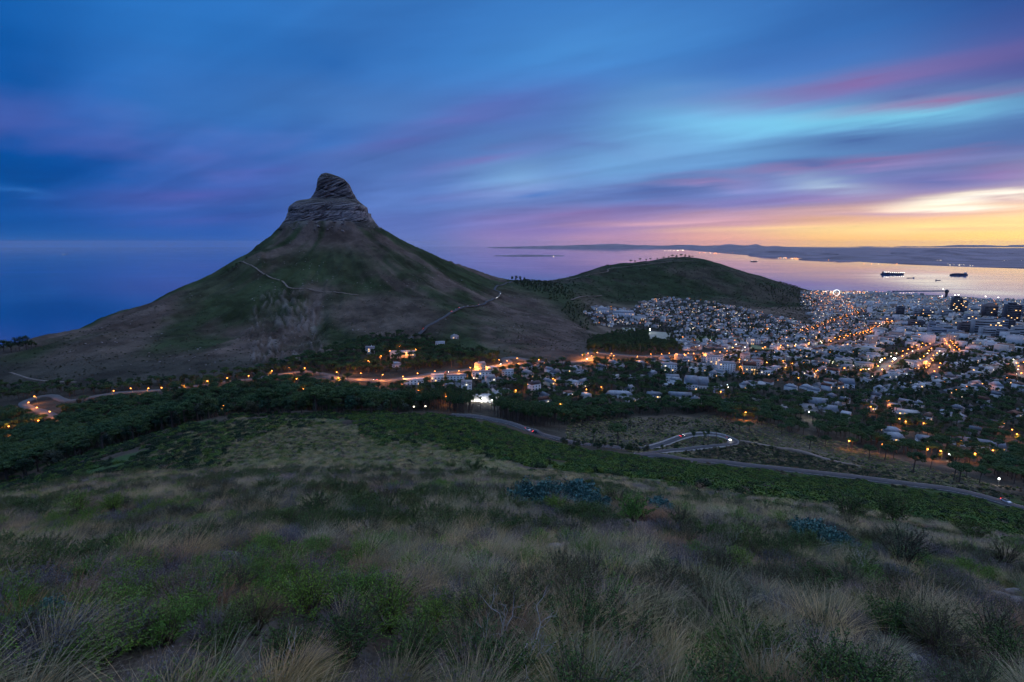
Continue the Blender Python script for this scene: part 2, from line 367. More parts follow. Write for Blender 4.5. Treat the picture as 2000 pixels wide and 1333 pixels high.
scar = np.maximum.reduce([ell(530,640,42,62,0.1), ell(560,600,46,30), ell(600,640,40,55), ell(520,690,30,32), ell(590,690,26,26)])
scar = sstep(scar, 0.0, 0.45)*(GY > 700)*(GY < 1350)
AA = GX/GY*980.0
scr = np.abs(fbm(AA/12.0+0.9*fbm(AA/28, GY/45, 4, 9), GY/85.0, 5, 41, 0.65))
H += scar*(-9*(1-np.clip(scr*2.4, 0, 1))+3)
# talus apron round the foot of the summit cliffs
re_ = np.sqrt(((GX+551.0)/124.0)**2+((GY-1588.0)/72.0)**2); ap = 494.0-0.95*np.maximum(re_-1, 0)*100+7.0*fbm(GX/20, GY/20, 4, 55)*sstep(re_, 0.9, 1.1)
H = np.where((re_ < 2.2), np.maximum(H, ap), H)
sig = sstep(GY, 2300, 2600)*(1-sstep(GY, 3700, 4000))*sstep(PU, 1020, 1150)*(1-sstep(PU, 1480, 1650))
H += sig*14*(1-np.abs(fbm(GX/330.0, GY/700.0, 4, 61))*2.2-0.4)

def hget(x, y):
    x = np.asarray(x, float); y = np.maximum(np.asarray(y, float), Y0*1.01)
    fa = np.interp(x/y, AL, IA_); fy = np.interp(np.log(y), LY, IY_)
    ia = np.clip(np.floor(fa).astype(int), 0, NA-2); iy = np.clip(np.floor(fy).astype(int), 0, NY-2)
    ta = np.clip(fa-ia, 0, 1); ty = np.clip(fy-iy, 0, 1)
    return (H[iy, ia]*(1-ta)+H[iy, ia+1]*ta)*(1-ty)+(H[iy+1, ia]*(1-ta)+H[iy+1, ia+1]*ta)*ty
def gnd(u, v, ymin=0.0):
    """where the ray through a pixel meets the ground"""
    x, y, z = pix_dir(u, v); al = x/y; t = z/y
    fa = min(float(np.interp(al, AL, IA_)), NA-1.001); i = int(fa); w = fa-i
    col = H[:, i]*(1-w)+H[:, i+1]*w
    hit = np.nonzero((col >= CAMZ+t*YG) & (YG > max(ymin, 1.2)))[0]
    if len(hit) == 0: return None
    k = hit[0]
    if k == 0: yv = YG[0]
    else:
        d0 = col[k-1]-(CAMZ+t*YG[k-1]); d1 = col[k]-(CAMZ+t*YG[k]); q = d0/(d0-d1) if d0 != d1 else 0
        yv = YG[k-1]+(YG[k]-YG[k-1])*min(max(q, 0), 1)
    return float(al*yv), float(yv), float(hget(al*yv, yv))
def sea(u, v, z=0.0):
    x, y, zz = pix_dir(u, v); k = (z-CAMZ)/zz
    return x*k, y*k, z
def inpoly(px, py, poly):
    px = np.asarray(px, float); py = np.asarray(py, float); ins = np.zeros(px.shape, bool)
    n = len(poly); j = n-1
    for i in range(n):
        xi, yi = poly[i]; xj, yj = poly[j]
        if yi != yj:
            c = ((yi > py) != (yj > py)) & (px < (xj-xi)*(py-yi)/(yj-yi)+xi)
            ins ^= c
        j = i
    return ins

# ground cover colours (what grows or lies there)
PU, PV = proj(GX, GY, H)
def C(a): return np.array(a)[None, None, :]
def lerp(a, b, t): return a*(1-t[..., None])+b*t[..., None]
wS = sstep(GY, 30, 60); wM = sstep(GY, 280, 340); wL = sstep(GY, 600, 800)
n1 = fbm(GX/5, GY/5, 4, 71)*(1-wS)+wS*(1-wM)*fbm(GX/22, GY/22, 4, 72)+wM*(1-wL)*fbm(GX/48, GY/40, 4, 73)+wL*fbm(GX/150, GY/150, 4, 74)
n2 = fbm(GX/1.2, GY/1.2, 4, 77)*(1-wS)+wS*(1-wL)*fbm(GX/9, GY/9, 4, 78)+wL*fbm(GX/30, GY/30, 4, 79)
soil = C((0.085, 0.07, 0.055)); dry = C((0.155, 0.125, 0.098)); green = C((0.035, 0.062, 0.024)); wood = C((0.055, 0.052, 0.042))
rockc = C((0.19, 0.168, 0.155)); tan = C((0.13, 0.105, 0.08)); urban = C((0.04, 0.042, 0.042))
GC = lerp(soil+0*GX[..., None], dry, sstep(n1, -0.3, 0.5))
knoll = sstep(GY, 55, 90)*(1-sstep(GY, 280, 330))
kg = lerp(dry*0.55+0*GX[..., None], green*1.3, sstep(n1+0.3*n2+0.35*sstep(PU, 900, 1200), -0.1, 0.35))
GC = lerp(GC, kg, knoll)
mid = sstep(GY, 270, 330)*(1-sstep(GY, 1100, 1500))
mg = lerp(wood+0*GX[..., None], tan, sstep(n1, -0.2, 0.4)*sstep(PU, 950, 1150)*(GY < 520))
GC = lerp(GC, mg, mid)
# the mountain: dry mauve-brown grass with green heath in broad patches
pat = fbm(pa*3.2+0.4, pr/520.0, 4, 91, 0.55)+0.45*fbm(GX/60, GY/90, 4, 93)
gm = sstep(pat, -0.22, 0.22)
gm = np.maximum(gm, 0.8*sstep(ell(430, 560, 110, 45, -0.5), 0.1, 0.7)); gm = np.maximum(gm, 0.9*sstep(ell(640, 520, 120, 45), 0.1, 0.8))
gm *= 1-0.85*sstep(ell(760, 620, 130, 50, 0.1), 0.1, 0.6); gm *= 1-0.7*sstep(ell(1030, 620, 110, 50, 0.35), 0.1, 0.6)
gm *= 1-0.8*sstep(ell(180, 690, 150, 40, -0.3), 0.1, 0.6)
mtn = lerp(C((0.098, 0.076, 0.064))+0*GX[..., None], C((0.034, 0.050, 0.024)), gm)
mtn = mtn*(1+0.35*n2[..., None])
mm = np.clip(sstep(PV*0+GY, 740, 820)*sstep(900-np.abs(PU-600)*1.0, 200, 380)*(GY < 2400)*(1-sstep(PU, 1100, 1200)), 0, 1)
GC = lerp(GC, mtn, mm)
GC = lerp(GC, C((0.17, 0.155, 0.145))+0*GX[..., None], (1-sstep(re_, 1.02, 1.35))*sstep(fbm(GX/14, GY/14, 4, 57), -0.25, 0.35)*0.7)
GC = lerp(GC, rockc*(0.75+0.5*scr[..., None]), scar*sstep(scr*2.2+0.5*n2, 0.25, 0.9)*0.5)
sgc = lerp(C((0.055, 0.052, 0.038))+0*GX[..., None], C((0.024, 0.040, 0.019)), sstep(n1+0.5*n2, -0.3, 0.2))
GC = lerp(GC, sgc, np.clip(sstep(GY, 1900, 2300)*sstep(PU, 960, 1060)*(1-sstep(PU, 1560, 1660))*(PV < 600), 0, 1))
CITY = [(1140,612),(1165,598),(1240,606),(1250,590),(1300,582),(1400,592),(1490,612),(1560,628),(1590,640),(1560,585),(1560,569),(1730,571),(1850,583),(2100,590),(2200,1000),(1990,872),(1900,868),(1700,838),(1560,812),(1430,792),(1300,790),(1200,782),(1100,800),(1000,790),(880,760),(700,752),(640,748),(640,735),(760,735),(985,716),(1000,706),(1130,702),(1300,694),(1330,680),(1310,662),(1250,645),(1160,636)]
cm = inpoly(PU, PV, CITY) & (GY > 480)
GC = lerp(GC, urban*(0.8+0.5*n2[..., None]), (cm*0.75).astype(float)*sstep(GY, 600, 1100))
verts = np.stack([GX, GY, H], -1).reshape(-1, 3)
ii = (np.arange(NY-1)[:, None]*NA+np.arange(NA-1)[None, :]).ravel()
faces = np.stack([ii, ii+1, ii+NA+1, ii+NA], 1)
mg_, nb, bs = newmat('hillside_ground')
at = nb.node('ShaderNodeAttribute', attribute_name='ground_colour')
geo = nb.node('ShaderNodeNewGeometry')
na_ = nb.noise(geo.outputs['Position'], 0.45, 6.0, 0.65); nb_ = nb.noise(geo.outputs['Position'], 3.0, 5.0, 0.65); nc_ = nb.noise(geo.outputs['Position'], 0.06, 6.0, 0.62)
k = nb.m('ADD', nb.m('ADD', nb.m('MULTIPLY', na_.outputs[0], 0.8), nb.m('MULTIPLY', nb_.outputs[0], 0.5)), nb.m('MULTIPLY', nc_.outputs[0], 0.8))
k = nb.m('MULTIPLY', nb.m('SUBTRACT', k, 0.05), 1.0)
nd_ = nb.noise(geo.outputs['Position'], 0.013, 7.0, 0.66)
k = nb.m('MULTIPLY', k, nb.mrange(nd_.outputs[0], 0.34, 0.66, 0.62, 1.38))
nb.put(bs.inputs['Base Color'], nb.mix(1.0, at.outputs['Color'], nb.comb(k, k, k), 'MULTIPLY'))
bs.inputs['Roughness'].default_value = 0.95; bs.inputs['Specular IOR Level'].default_value = 0.05
bp = nb.node('ShaderNodeBump'); bp.inputs['Strength'].default_value = 0.7; bp.inputs['Distance'].default_value = 1.2
nb.l.new(nb.m('ADD', na_.outputs[0], nb.m('MULTIPLY', nc_.outputs[0], 4.0)), bp.inputs['Height']); nb.l.new(bp.outputs[0], bs.inputs['Normal'])
me = mesh_from('terrain', verts, faces, [mg_], smooth=True); vcol(me, 'ground_colour', GC.reshape(-1, 3))
terrain = tag(link('terrain', me), kind='structure')

# ------------------------------------------------------------------ rock summit of the mountain (stacked sandstone cliffs)
SUMD = 1600.0
def at_depth(u, v, Y):
    x, y, z = pix_dir(u, v); k = Y/y
    return x*k, Y, CAMZ+z*k
SIL = [(338.5,636,640),(341,630,650),(345,626.5,661),(350,624,672),(360,622,682),(370,620,687),(380,616.5,692),(388,611,696),(390.5,606,697.5),(392,592,699),(394,585,701),(400,577,708),(404,573,713),(405,572,715),(413,569.5,716.5),(416,569,717),(417,568.5,722),(424,568,724),(431,564.5,728.5),(436,561,732),(440,558.5,735),(448,553,741)]
sv = np.array([s[0] for s in SIL]); sl = np.array([s[1] for s in SIL]); sr = np.array([s[2] for s in SIL])
NV, NT = 150, 260
vv = np.concatenate([np.linspace(338.5, 352, 22), np.linspace(352.3, 440, 118), np.linspace(440.8, 448, 6)]); NV = len(vv)
th = np.linspace(0, 2*PI, NT, endpoint=False)
rv = []; rc = []
for v in vv:
    ul = np.interp(v, sv, sl); ur = np.interp(v, sv, sr)
    xl, _, z = at_depth(ul, v, SUMD); xr, _, _ = at_depth(ur, v, SUMD)
    cx_, hw = (xl+xr)/2, (xr-xl)/2
    hd = hw*0.62*np.interp(v, [338, 345, 388, 395, 440], [0.9, 0.75, 0.62, 0.72, 0.8])
    ex = 3.6
    ct, st = np.cos(th), np.sin(th)
    rr = (np.abs(ct)**ex+np.abs(st)**ex)**(-1/ex)
    px_ = hw*rr*ct; py_ = hd*rr*st
    # strata: ledges recess, bands stand proud; buttresses split by vertical joints
    peri = th*np.maximum(hw, 20)/10.0
    dip = z+0.05*px_
    bed = dip/10.5+0.9*np.sin(dip/21.0)+0.45*np.sin(dip/9.3+1.0)+0.10*fbm(th*2.2, np.full(NT, 1.0), 3, 6); si = np.floor(bed); fb = bed-si
    ledge = np.exp(-(fb/0.16)**2)+0.5*np.exp(-((fb-0.55)/0.07)**2)
    joint = fbm(peri*1.1+si*13.7, si*3.1+z/90.0, 3, 13, 0.6); crack = np.clip(1-np.abs(fbm(peri*0.5+si*0.9, si*0.4+z/120.0, 3, 15))*7, 0, 1)
    butt = fbm(th*3.5, np.full(NT, z/160.0), 3, 17)
    lay = fbm(bed*0.9, th*0.8, 3, 5); lay2 = fbm(dip/2.4, th*2.0, 2, 8)
    ve = v+4.0*fbm(th*5.0, np.full(NT, 0.5), 4, 23)*(v > 395)
    cliff = np.interp(ve, [338, 350, 362, 378, 386, 392, 398, 403, 408, 412, 416, 431, 437, 448], [0.2, .6, 1, 1, .8, .35, .6, 1, .95, .8, 1, 1, .3, 0])
    vj = np.clip(1-np.abs(fbm(peri*0.95+si*5.1, si*1.7, 2, 37))*5, 0, 1)
    off = cliff*(0.6+2.4*joint-5.5*crack-2.6*vj-0.4*ledge+1.0*lay2+3.4*butt+1.0*lay)
    # overhang shelf below the top block, falling to the right
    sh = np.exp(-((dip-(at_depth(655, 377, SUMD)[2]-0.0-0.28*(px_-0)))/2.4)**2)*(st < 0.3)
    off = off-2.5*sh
    side = np.clip(np.abs(ct), 0, 1)**6
    off = np.where(off > 0, off*(1-0.92*side), off*(1-0.45*side))
    f = 1+off/np.maximum(np.hypot(px_, py_), 8)
    rv.append(np.stack([cx_+px_*f, SUMD-6+py_*f, np.full(NT, z)+0.6*cliff*fbm(peri*2, np.full(NT, z/3.0), 2, 19)], 1))
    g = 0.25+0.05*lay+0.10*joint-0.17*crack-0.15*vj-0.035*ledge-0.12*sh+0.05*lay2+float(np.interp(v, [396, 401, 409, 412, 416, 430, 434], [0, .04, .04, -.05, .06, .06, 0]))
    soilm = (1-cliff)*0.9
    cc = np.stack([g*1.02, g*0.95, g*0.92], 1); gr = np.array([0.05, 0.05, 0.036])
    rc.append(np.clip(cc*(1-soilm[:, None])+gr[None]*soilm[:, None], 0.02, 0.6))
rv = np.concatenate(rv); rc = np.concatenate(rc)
fi = []
for i in range(NV-1):
    a = i*NT+np.arange(NT); b = i*NT+(np.arange(NT)+1) % NT
    fi.append(np.stack([a, a+NT, b+NT, b], 1))
fi = np.concatenate(fi)
top = rv[:NT].mean(0); rv = np.vstack([rv, top]); rc = np.vstack([rc, rc[0]])
Fl = [tuple(f) for f in fi]+[(int(i), int((i+1) % NT), len(rv)-1) for i in range(NT)]
mrk, nb, bs = newmat('summit_sandstone')
at = nb.node('ShaderNodeAttribute', attribute_name='ground_colour'); geo = nb.node('ShaderNodeNewGeometry')
na_ = nb.noise(geo.outputs['Position'], 0.35, 6.0, 0.7)
k = nb.m('ADD', 0.45, nb.m('MULTIPLY', na_.outputs[0], 1.1))
nb.put(bs.inputs['Base Color'], nb.mix(1.0, at.outputs['Color'], nb.comb(k, k, k), 'MULTIPLY')); bs.inputs['Roughness'].default_value = 0.95
bp = nb.node('ShaderNodeBump'); bp.inputs['Strength'].default_value = 0.8; bp.inputs['Distance'].default_value = 2.0
nb.l.new(na_.outputs[0], bp.inputs['Height']); nb.l.new(bp.outputs[0], bs.inputs['Normal'])
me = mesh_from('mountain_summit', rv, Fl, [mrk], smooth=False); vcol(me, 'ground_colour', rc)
tag(link('mountain_summit', me), kind='structure')

# ------------------------------------------------------------------ sea
mw, nb, bs = newmat('sea_water')
geo = nb.node('ShaderNodeNewGeometry')
mp = nb.node('ShaderNodeMapping'); nb.l.new(geo.outputs['Position'], mp.inputs[0]); mp.inputs['Scale'].default_value = (0.0006, 0.0022, 1); mp.inputs['Rotation'].default_value = (0, 0, 0.06)
slick = nb.noise(mp.outputs[0], 0.9, 4.0, 0.55, 0.8)
mp2 = nb.node('ShaderNodeMapping'); nb.l.new(geo.outputs['Position'], mp2.inputs[0]); mp2.inputs['Scale'].default_value = (0.02, 0.035, 1)
wv = nb.noise(mp2.outputs[0], 1.0, 5.0, 0.6)
nb.put(bs.inputs['Base Color'], (0.004, 0.075, 0.25, 1))
nb.put(bs.inputs['Roughness'], nb.mrange(slick.outputs[0], 0.38, 0.62, 0.085, 0.02))
bs.inputs['Specular IOR Level'].default_value = 0.8; bs.inputs['IOR'].default_value = 1.33
bp = nb.node('ShaderNodeBump'); bp.inputs['Strength'].default_value = 0.015; bp.inputs['Distance'].default_value = 3.0
nb.l.new(wv.outputs[0], bp.inputs['Height']); nb.l.new(bp.outputs[0], bs.inputs['Normal'])
n = 128
V = [(0, 0, 0)]+[(70000*math.cos(2*PI*i/n), 70000*math.sin(2*PI*i/n), 0) for i in range(n)]
tag(link('sea', mesh_from('sea', V, [(0, 1+i, 1+(i+1) % n) for i in range(n)], [mw])), kind='structure')

# ------------------------------------------------------------------ far shore, island, far ranges
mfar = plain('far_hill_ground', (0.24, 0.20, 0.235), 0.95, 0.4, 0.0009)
def coast_poly(name, pts, depth, zt=6.0):
    """low land behind a shoreline given in pixels (sea level), reaching inland"""
    P = [sea(u, v) for u, v in pts]; V = []; Fq = []
    for (x, y, z) in P:
        k = 62000.0/math.hypot(x, y)
        V += [(x, y, -4), (x*1.002, y*1.002, zt*0.5), (x*1.05, y*1.05, zt), (x*(k*.5+.5), y*(k*.5+.5), zt*2.2), (x*k, y*k, zt*2.0)]
    for i in range(len(P)-1):
        for j in range(4): Fq.append((i*5+j, (i+1)*5+j, (i+1)*5+j+1, i*5+j+1))
    return tag(link(name, mesh_from(name, V, Fq, [mfar], smooth=True)), kind='structure')
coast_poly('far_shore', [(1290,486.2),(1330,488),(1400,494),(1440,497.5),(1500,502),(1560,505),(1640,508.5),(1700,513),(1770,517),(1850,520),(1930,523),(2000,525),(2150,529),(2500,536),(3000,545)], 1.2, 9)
def hills(name, pts, D, base=0.0, th_=3500, seed=1, amp=1.0):
    us = np.arange(pts[0][0], pts[-1][0]+0.1, 4.0); vs = pchip1([p[0] for p in pts], [p[1] for p in pts], us)
    vs = vs + amp*0.75*fbm(us/16.0, us*0+seed, 5, seed, 0.6)
    prof = [(-1.0, 0.0), (-0.62, 0.18), (-0.35, 0.5), (-0.15, 0.82), (0, 1.0), (0.3, 0.6), (0.8, 0.1), (1.0, 0.0)]
    V = []; Fq = []
    for i, (u, v) in enumerate(zip(us, vs)):
        x, y, z = pix_dir(u, v); k = D/y; zc = max(CAMZ+z*k, base+4)
        for j, (p, q) in enumerate(prof):
            kk = k*(1+p*th_*min(1.0, 0.04+min(i, len(us)-1-i)/30.0)/D); w = (zc-base)*q*(1+(0.35*float(fbm(np.array([u/14.0]), np.array([j*3.7]), 2, seed+5)[0]) if 0 < j < 4 else 0))
            V.append((x*kk, y*kk, base-6+w))
    n = len(prof)
    for i in range(len(us)-1):
        for j in range(n-1): Fq.append((i*n+j, (i+1)*n+j, (i+1)*n+j+1, i*n+j+1))
    return tag(link(name, mesh_from(name, V, Fq, [mfar], smooth=True)), kind='structure')
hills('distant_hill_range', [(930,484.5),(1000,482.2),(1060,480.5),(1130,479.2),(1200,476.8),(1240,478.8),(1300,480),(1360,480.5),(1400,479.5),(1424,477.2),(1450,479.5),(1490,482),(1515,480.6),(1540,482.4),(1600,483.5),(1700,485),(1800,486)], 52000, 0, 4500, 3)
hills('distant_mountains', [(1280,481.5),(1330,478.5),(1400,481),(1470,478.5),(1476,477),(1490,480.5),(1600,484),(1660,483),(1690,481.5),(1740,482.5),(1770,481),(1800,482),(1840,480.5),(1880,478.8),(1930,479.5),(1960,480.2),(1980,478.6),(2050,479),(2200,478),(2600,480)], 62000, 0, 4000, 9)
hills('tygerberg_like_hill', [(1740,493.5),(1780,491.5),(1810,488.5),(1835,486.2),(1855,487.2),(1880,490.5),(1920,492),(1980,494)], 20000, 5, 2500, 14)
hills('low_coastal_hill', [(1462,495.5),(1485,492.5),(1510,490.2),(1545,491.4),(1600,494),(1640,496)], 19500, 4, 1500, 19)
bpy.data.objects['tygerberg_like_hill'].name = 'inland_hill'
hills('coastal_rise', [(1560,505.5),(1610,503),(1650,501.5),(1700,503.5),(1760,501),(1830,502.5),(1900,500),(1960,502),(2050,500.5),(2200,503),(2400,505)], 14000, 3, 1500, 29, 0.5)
# island
us = np.linspace(962, 1104, 40); V = []; Fq = []
for i, u in enumerate(us):
    t = (u-962)/142.0; vfront = 501.0+1.2*math.sin(t*PI); vback = 499.6-2.0*math.sin(t*PI)**0.8
    x0, y0, _ = sea(u, vfront); x1, y1, _ = sea(u, vback); hh = 16*math.sin(t*PI)**0.6+1+3*math.sin(u*0.5)
    V += [(x0, y0, -3), (x0+(x1-x0)*0.15, y0+(y1-y0)*0.15, hh*0.6), (x0+(x1-x0)*0.5, y0+(y1-y0)*0.5, hh), (x1, y1, -3)]
for i in range(39):
    for j in range(3): Fq.append((i*4+j, (i+1)*4+j, (i+1)*4+j+1, i*4+j+1))
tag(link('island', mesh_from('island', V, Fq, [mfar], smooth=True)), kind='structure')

# ------------------------------------------------------------------ haze
def hazebox():
    s = 76000.0; z0, z1 = -90.0, 705.0
    V = [(-s,-s,z0),(s,-s,z0),(s,s,z0),(-s,s,z0),(-s,-s,z1),(s,-s,z1),(s,s,z1),(-s,s,z1)]
    Fq = [(3,2,1,0),(4,5,6,7),(0,1,5,4),(1,2,6,5),(2,3,7,6),(3,0,4,7)]
    mh = bpy.data.materials.new('haze_air'); mh.use_nodes = True
    nb = NB(mh.node_tree); nb.n.clear()
    pv = nb.node('ShaderNodeVolumePrincipled'); pv.inputs['Color'].default_value = (0.98, 0.92, 1.0, 1); pv.inputs['Density'].default_value = HAZE
    pv.inputs['Anisotropy'].default_value = 0.15; pv.inputs['Density Attribute'].default_value = ''
    mh.cycles.homogeneous_volume = True
    o = nb.node('ShaderNodeOutputMaterial'); nb.l.new(pv.outputs[0], o.inputs['Volume'])
    ob = link('haze', mesh_from('haze', V, Fq, [mh])); tag(ob, 'thin blue morning haze filling the air over bay and city', 'haze', kind='stuff')
HAZE = 4.5e-6
hazebox()
# ================================================================== mesh builders (all quads)
class MB:
    def __init__(s): s.V = []; s.F = []; s.M = []; s.n = 0
    def add(s, V, Fq, mi=0):
        V = np.asarray(V, float); Fq = np.asarray(Fq, int)
        s.V.append(V); s.F.append(Fq+s.n); s.M.append(np.full(len(Fq), mi)); s.n += len(V)
    def box(s, x0, x1, y0, y1, z0, z1, mi=0, rz=0.0, o=(0, 0, 0)):
        V = np.array([(x, y, z) for z in (z0, z1) for y in (y0, y1) for x in (x0, x1)], float)
        if rz:
            c, q = math.cos(rz), math.sin(rz); V = np.stack([V[:, 0]*c-V[:, 1]*q, V[:, 0]*q+V[:, 1]*c, V[:, 2]], 1)
        s.add(V+np.array(o), [(0,2,3,1),(4,5,7,6),(0,1,5,4),(2,6,7,3),(0,4,6,2),(1,3,7,5)], mi)
    def tube(s, P, Rr, n=5, mi=0):
        P = np.asarray(P, float); K = len(P); Rr = np.broadcast_to(np.asarray(Rr, float), (K,))
        T = np.gradient(P, axis=0); T /= np.linalg.norm(T, axis=1)[:, None]+1e-9
        ref = np.array([1.0, 0, 0]) if abs(T[:, 0]).mean() < 0.8 else np.array([0, 1.0, 0])
        A = np.cross(T, ref); A /= np.linalg.norm(A, axis=1)[:, None]+1e-9; B = np.cross(T, A)
        t = np.linspace(0, 2*PI, n, endpoint=False)
        V = (P[:, None]+Rr[:, None, None]*(A[:, None]*np.cos(t)[None, :, None]+B[:, None]*np.sin(t)[None, :, None])).reshape(-1, 3)
        i = np.arange(K-1)[:, None]*n; j = np.arange(n)[None]; j2 = (j+1) % n
        s.add(V, np.stack([i+j, i+j2, i+n+j2, i+n+j], -1).reshape(-1, 4), mi)
    def lathe(s, prof, n=8, mi=0, o=(0, 0, 0)):
        t = np.linspace(0, 2*PI, n, endpoint=False); K = len(prof)
        V = np.array([(r*math.cos(a), r*math.sin(a), z) for r, z in prof for a in t])+np.array(o)
        i = np.arange(K-1)[:, None]*n; j = np.arange(n)[None]; j2 = (j+1) % n
        s.add(V, np.stack([i+j, i+j2, i+n+j2, i+n+j], -1).reshape(-1, 4), mi)
    def cards(s, Cn, N, l, w, rg, mi=0, up=0.0):
        """leaf-shaped quads at Cn facing roughly N"""
        n = len(Cn); N = N/(np.linalg.norm(N, axis=1)[:, None]+1e-9)
        T = rg.normal(size=(n, 3)); T[:, 2] += up
        T -= N*(T*N).sum(1)[:, None]; T /= np.linalg.norm(T, axis=1)[:, None]+1e-9
        B = np.cross(N, T); l = np.broadcast_to(l, (n,))[:, None]; w = np.broadcast_to(w, (n,))[:, None]
        V = np.stack([Cn-T*l/2, Cn+B*w/2+T*l*0.05, Cn+T*l/2, Cn-B*w/2+T*l*0.05], 1).reshape(-1, 3)
        s.add(V, np.arange(4*n).reshape(n, 4), mi)
    def ribbons(s, base, d, l, w, droop, rg, seg=4, mi=0):
        """curved tapering blades: base (n,3), start direction d (n,3)"""
        n = len(base); t = np.linspace(0, 1, seg+1)
        d = d/np.linalg.norm(d, axis=1)[:, None]; hor = d.copy(); hor[:, 2] = 0; hor /= np.linalg.norm(hor, axis=1)[:, None]+1e-6
        P = base[:, None]+d[:, None]*(l[:, None]*t)[..., None]+(hor[:, None]*0.7-np.array([0, 0, 1.0]))*(droop[:, None]*l[:, None]*t**2.2)[..., None]
        sd = np.cross(d, np.array([0, 0, 1.0])+rg.normal(size=(n, 3))*0.5); sd /= np.linalg.norm(sd, axis=1)[:, None]+1e-9
        ww = (w[:, None]*(1-0.9*t**1.5))[..., None]*sd[:, None]
        V = np.stack([P-ww/2, P+ww/2], 2).reshape(-1, 3)
        i = np.arange(n)[:, None]*(2*(seg+1)); j = np.arange(seg)[None]*2
        s.add(V, np.stack([i+j, i+j+1, i+j+3, i+j+2], -1).reshape(-1, 4), mi)
    def mesh(s, name, mats, smooth=False):
        return mesh_from(name, np.concatenate(s.V), np.concatenate(s.F), mats, np.concatenate(s.M) if len(mats) > 1 else None, smooth)

# ================================================================== roads and paths
masph = plain('asphalt', (0.060, 0.062, 0.068), 0.75, 0.2, 0.2)
mdirt = plain('pale_dirt', (0.20, 0.165, 0.14), 0.95, 0.25, 0.15)
mline = plain('road_paint', (0.40, 0.39, 0.36), 0.7, 0.2, 0.5)
mkerb = plain('stone_parapet', (0.42, 0.40, 0.38), 0.9, 0.3, 0.6)
ROADPTS = []
def catmull(P, step):
    P = np.asarray(P, float); out = []
    Q = np.vstack([2*P[0]-P[1], P, 2*P[-1]-P[-2]])
    for i in range(1, len(Q)-2):
        n = max(2, int(np.linalg.norm(Q[i+1]-Q[i])/step))
        for t in np.linspace(0, 1, n, endpoint=False):
            out.append(0.5*((2*Q[i])+(-Q[i-1]+Q[i+1])*t+(2*Q[i-1]-5*Q[i]+4*Q[i+1]-Q[i+2])*t*t+(-Q[i-1]+3*Q[i]-3*Q[i+1]+Q[i+2])*t**3))
    out.append(Q[-2]); return np.array(out)
def ribbon(name, path, width, mat, lift=0.35, skirt=1.5, flatz=None, kind='structure'):
    P = np.asarray(path)[:, :2]; T = np.gradient(P, axis=0); T /= np.linalg.norm(T, axis=1)[:, None]+1e-9
    Nn = np.stack([-T[:, 1], T[:, 0]], 1); hw = width/2
    Lf, Rt = P+Nn*hw, P-Nn*hw
    if flatz is None:
        z = np.maximum.reduce([hget(*(P+Nn*o).T) for o in (-hw*1.2, -hw*0.5, 0, hw*0.5, hw*1.2)])
        for _ in range(3): z = np.maximum(z, np.convolve(np.pad(z, 2, mode='edge'), np.ones(5)/5, 'valid'))
        z = z+lift
    else: z = np.full(len(P), flatz)
    V = np.stack([np.column_stack([Lf+Nn*0.3, z-skirt]), np.column_stack([Lf, z]), np.column_stack([Rt, z]), np.column_stack([Rt-Nn*0.3, z-skirt])], 1).reshape(-1, 3)
    i = np.arange(len(P)-1)[:, None]*4; j = np.arange(3)[None]
    Fq = np.stack([i+j, i+j+1, i+j+5, i+j+4], -1).reshape(-1, 4)
    o = link(name, mesh_from(name, V, Fq, [mat]))
    tag(o, kind=kind)
    return o, np.column_stack([P, z]), Nn
def pixpath(px, ymin, step):
    P = [gnd(p[0], p[1], p[2] if len(p) > 2 else ymin) for p in px]; P = [p for p in P if p]
    return catmull(np.array(P)[:, :2], step)
def road(name, px, width, mat=None, ymin=280, step=5.0, lift=0.35, lines=False, wall=0):
    path = pixpath(px, ymin, step); o, Pz, Nn = ribbon(name, path, width, mat or masph, lift)
    ROADPTS.append((Pz[:, :2], width)); o['_w'] = width
    if lines:
        for sgn in (-1, 1):
            mbb = MB(); c = Pz[:, :2]+Nn*sgn*(width/2-0.35)
            V = np.stack([np.column_stack([c-Nn*0.12, Pz[:, 2]+0.02]), np.column_stack([c+Nn*0.12, Pz[:, 2]+0.02])], 1).reshape(-1, 3)
            k = np.arange(len(Pz)-1)*2; mbb.add(V, np.stack([k, k+1, k+3, k+2], 1))
            ln = link('edge_line', mbb.mesh('edge_line', [mline]), o)
    if wall:
        c = Pz[:, :2]+Nn*wall*(width/2+0.35)
        V = np.stack([np.column_stack([c-Nn*0.25, Pz[:, 2]-1.2]), np.column_stack([c-Nn*0.25, Pz[:, 2]+0.6]), np.column_stack([c+Nn*0.25, Pz[:, 2]+0.6]), np.column_stack([c+Nn*0.25, Pz[:, 2]-1.2])], 1).reshape(-1, 3)
        k = np.arange(len(Pz)-1)[:, None]*4; j = np.arange(3)[None]
        link('parapet', mesh_from('parapet', V, np.stack([k+j, k+j+1, k+j+5, k+j+4], -1).reshape(-1, 4), [mkerb]), o)
    del o['_w']
    return o, Pz, Nn
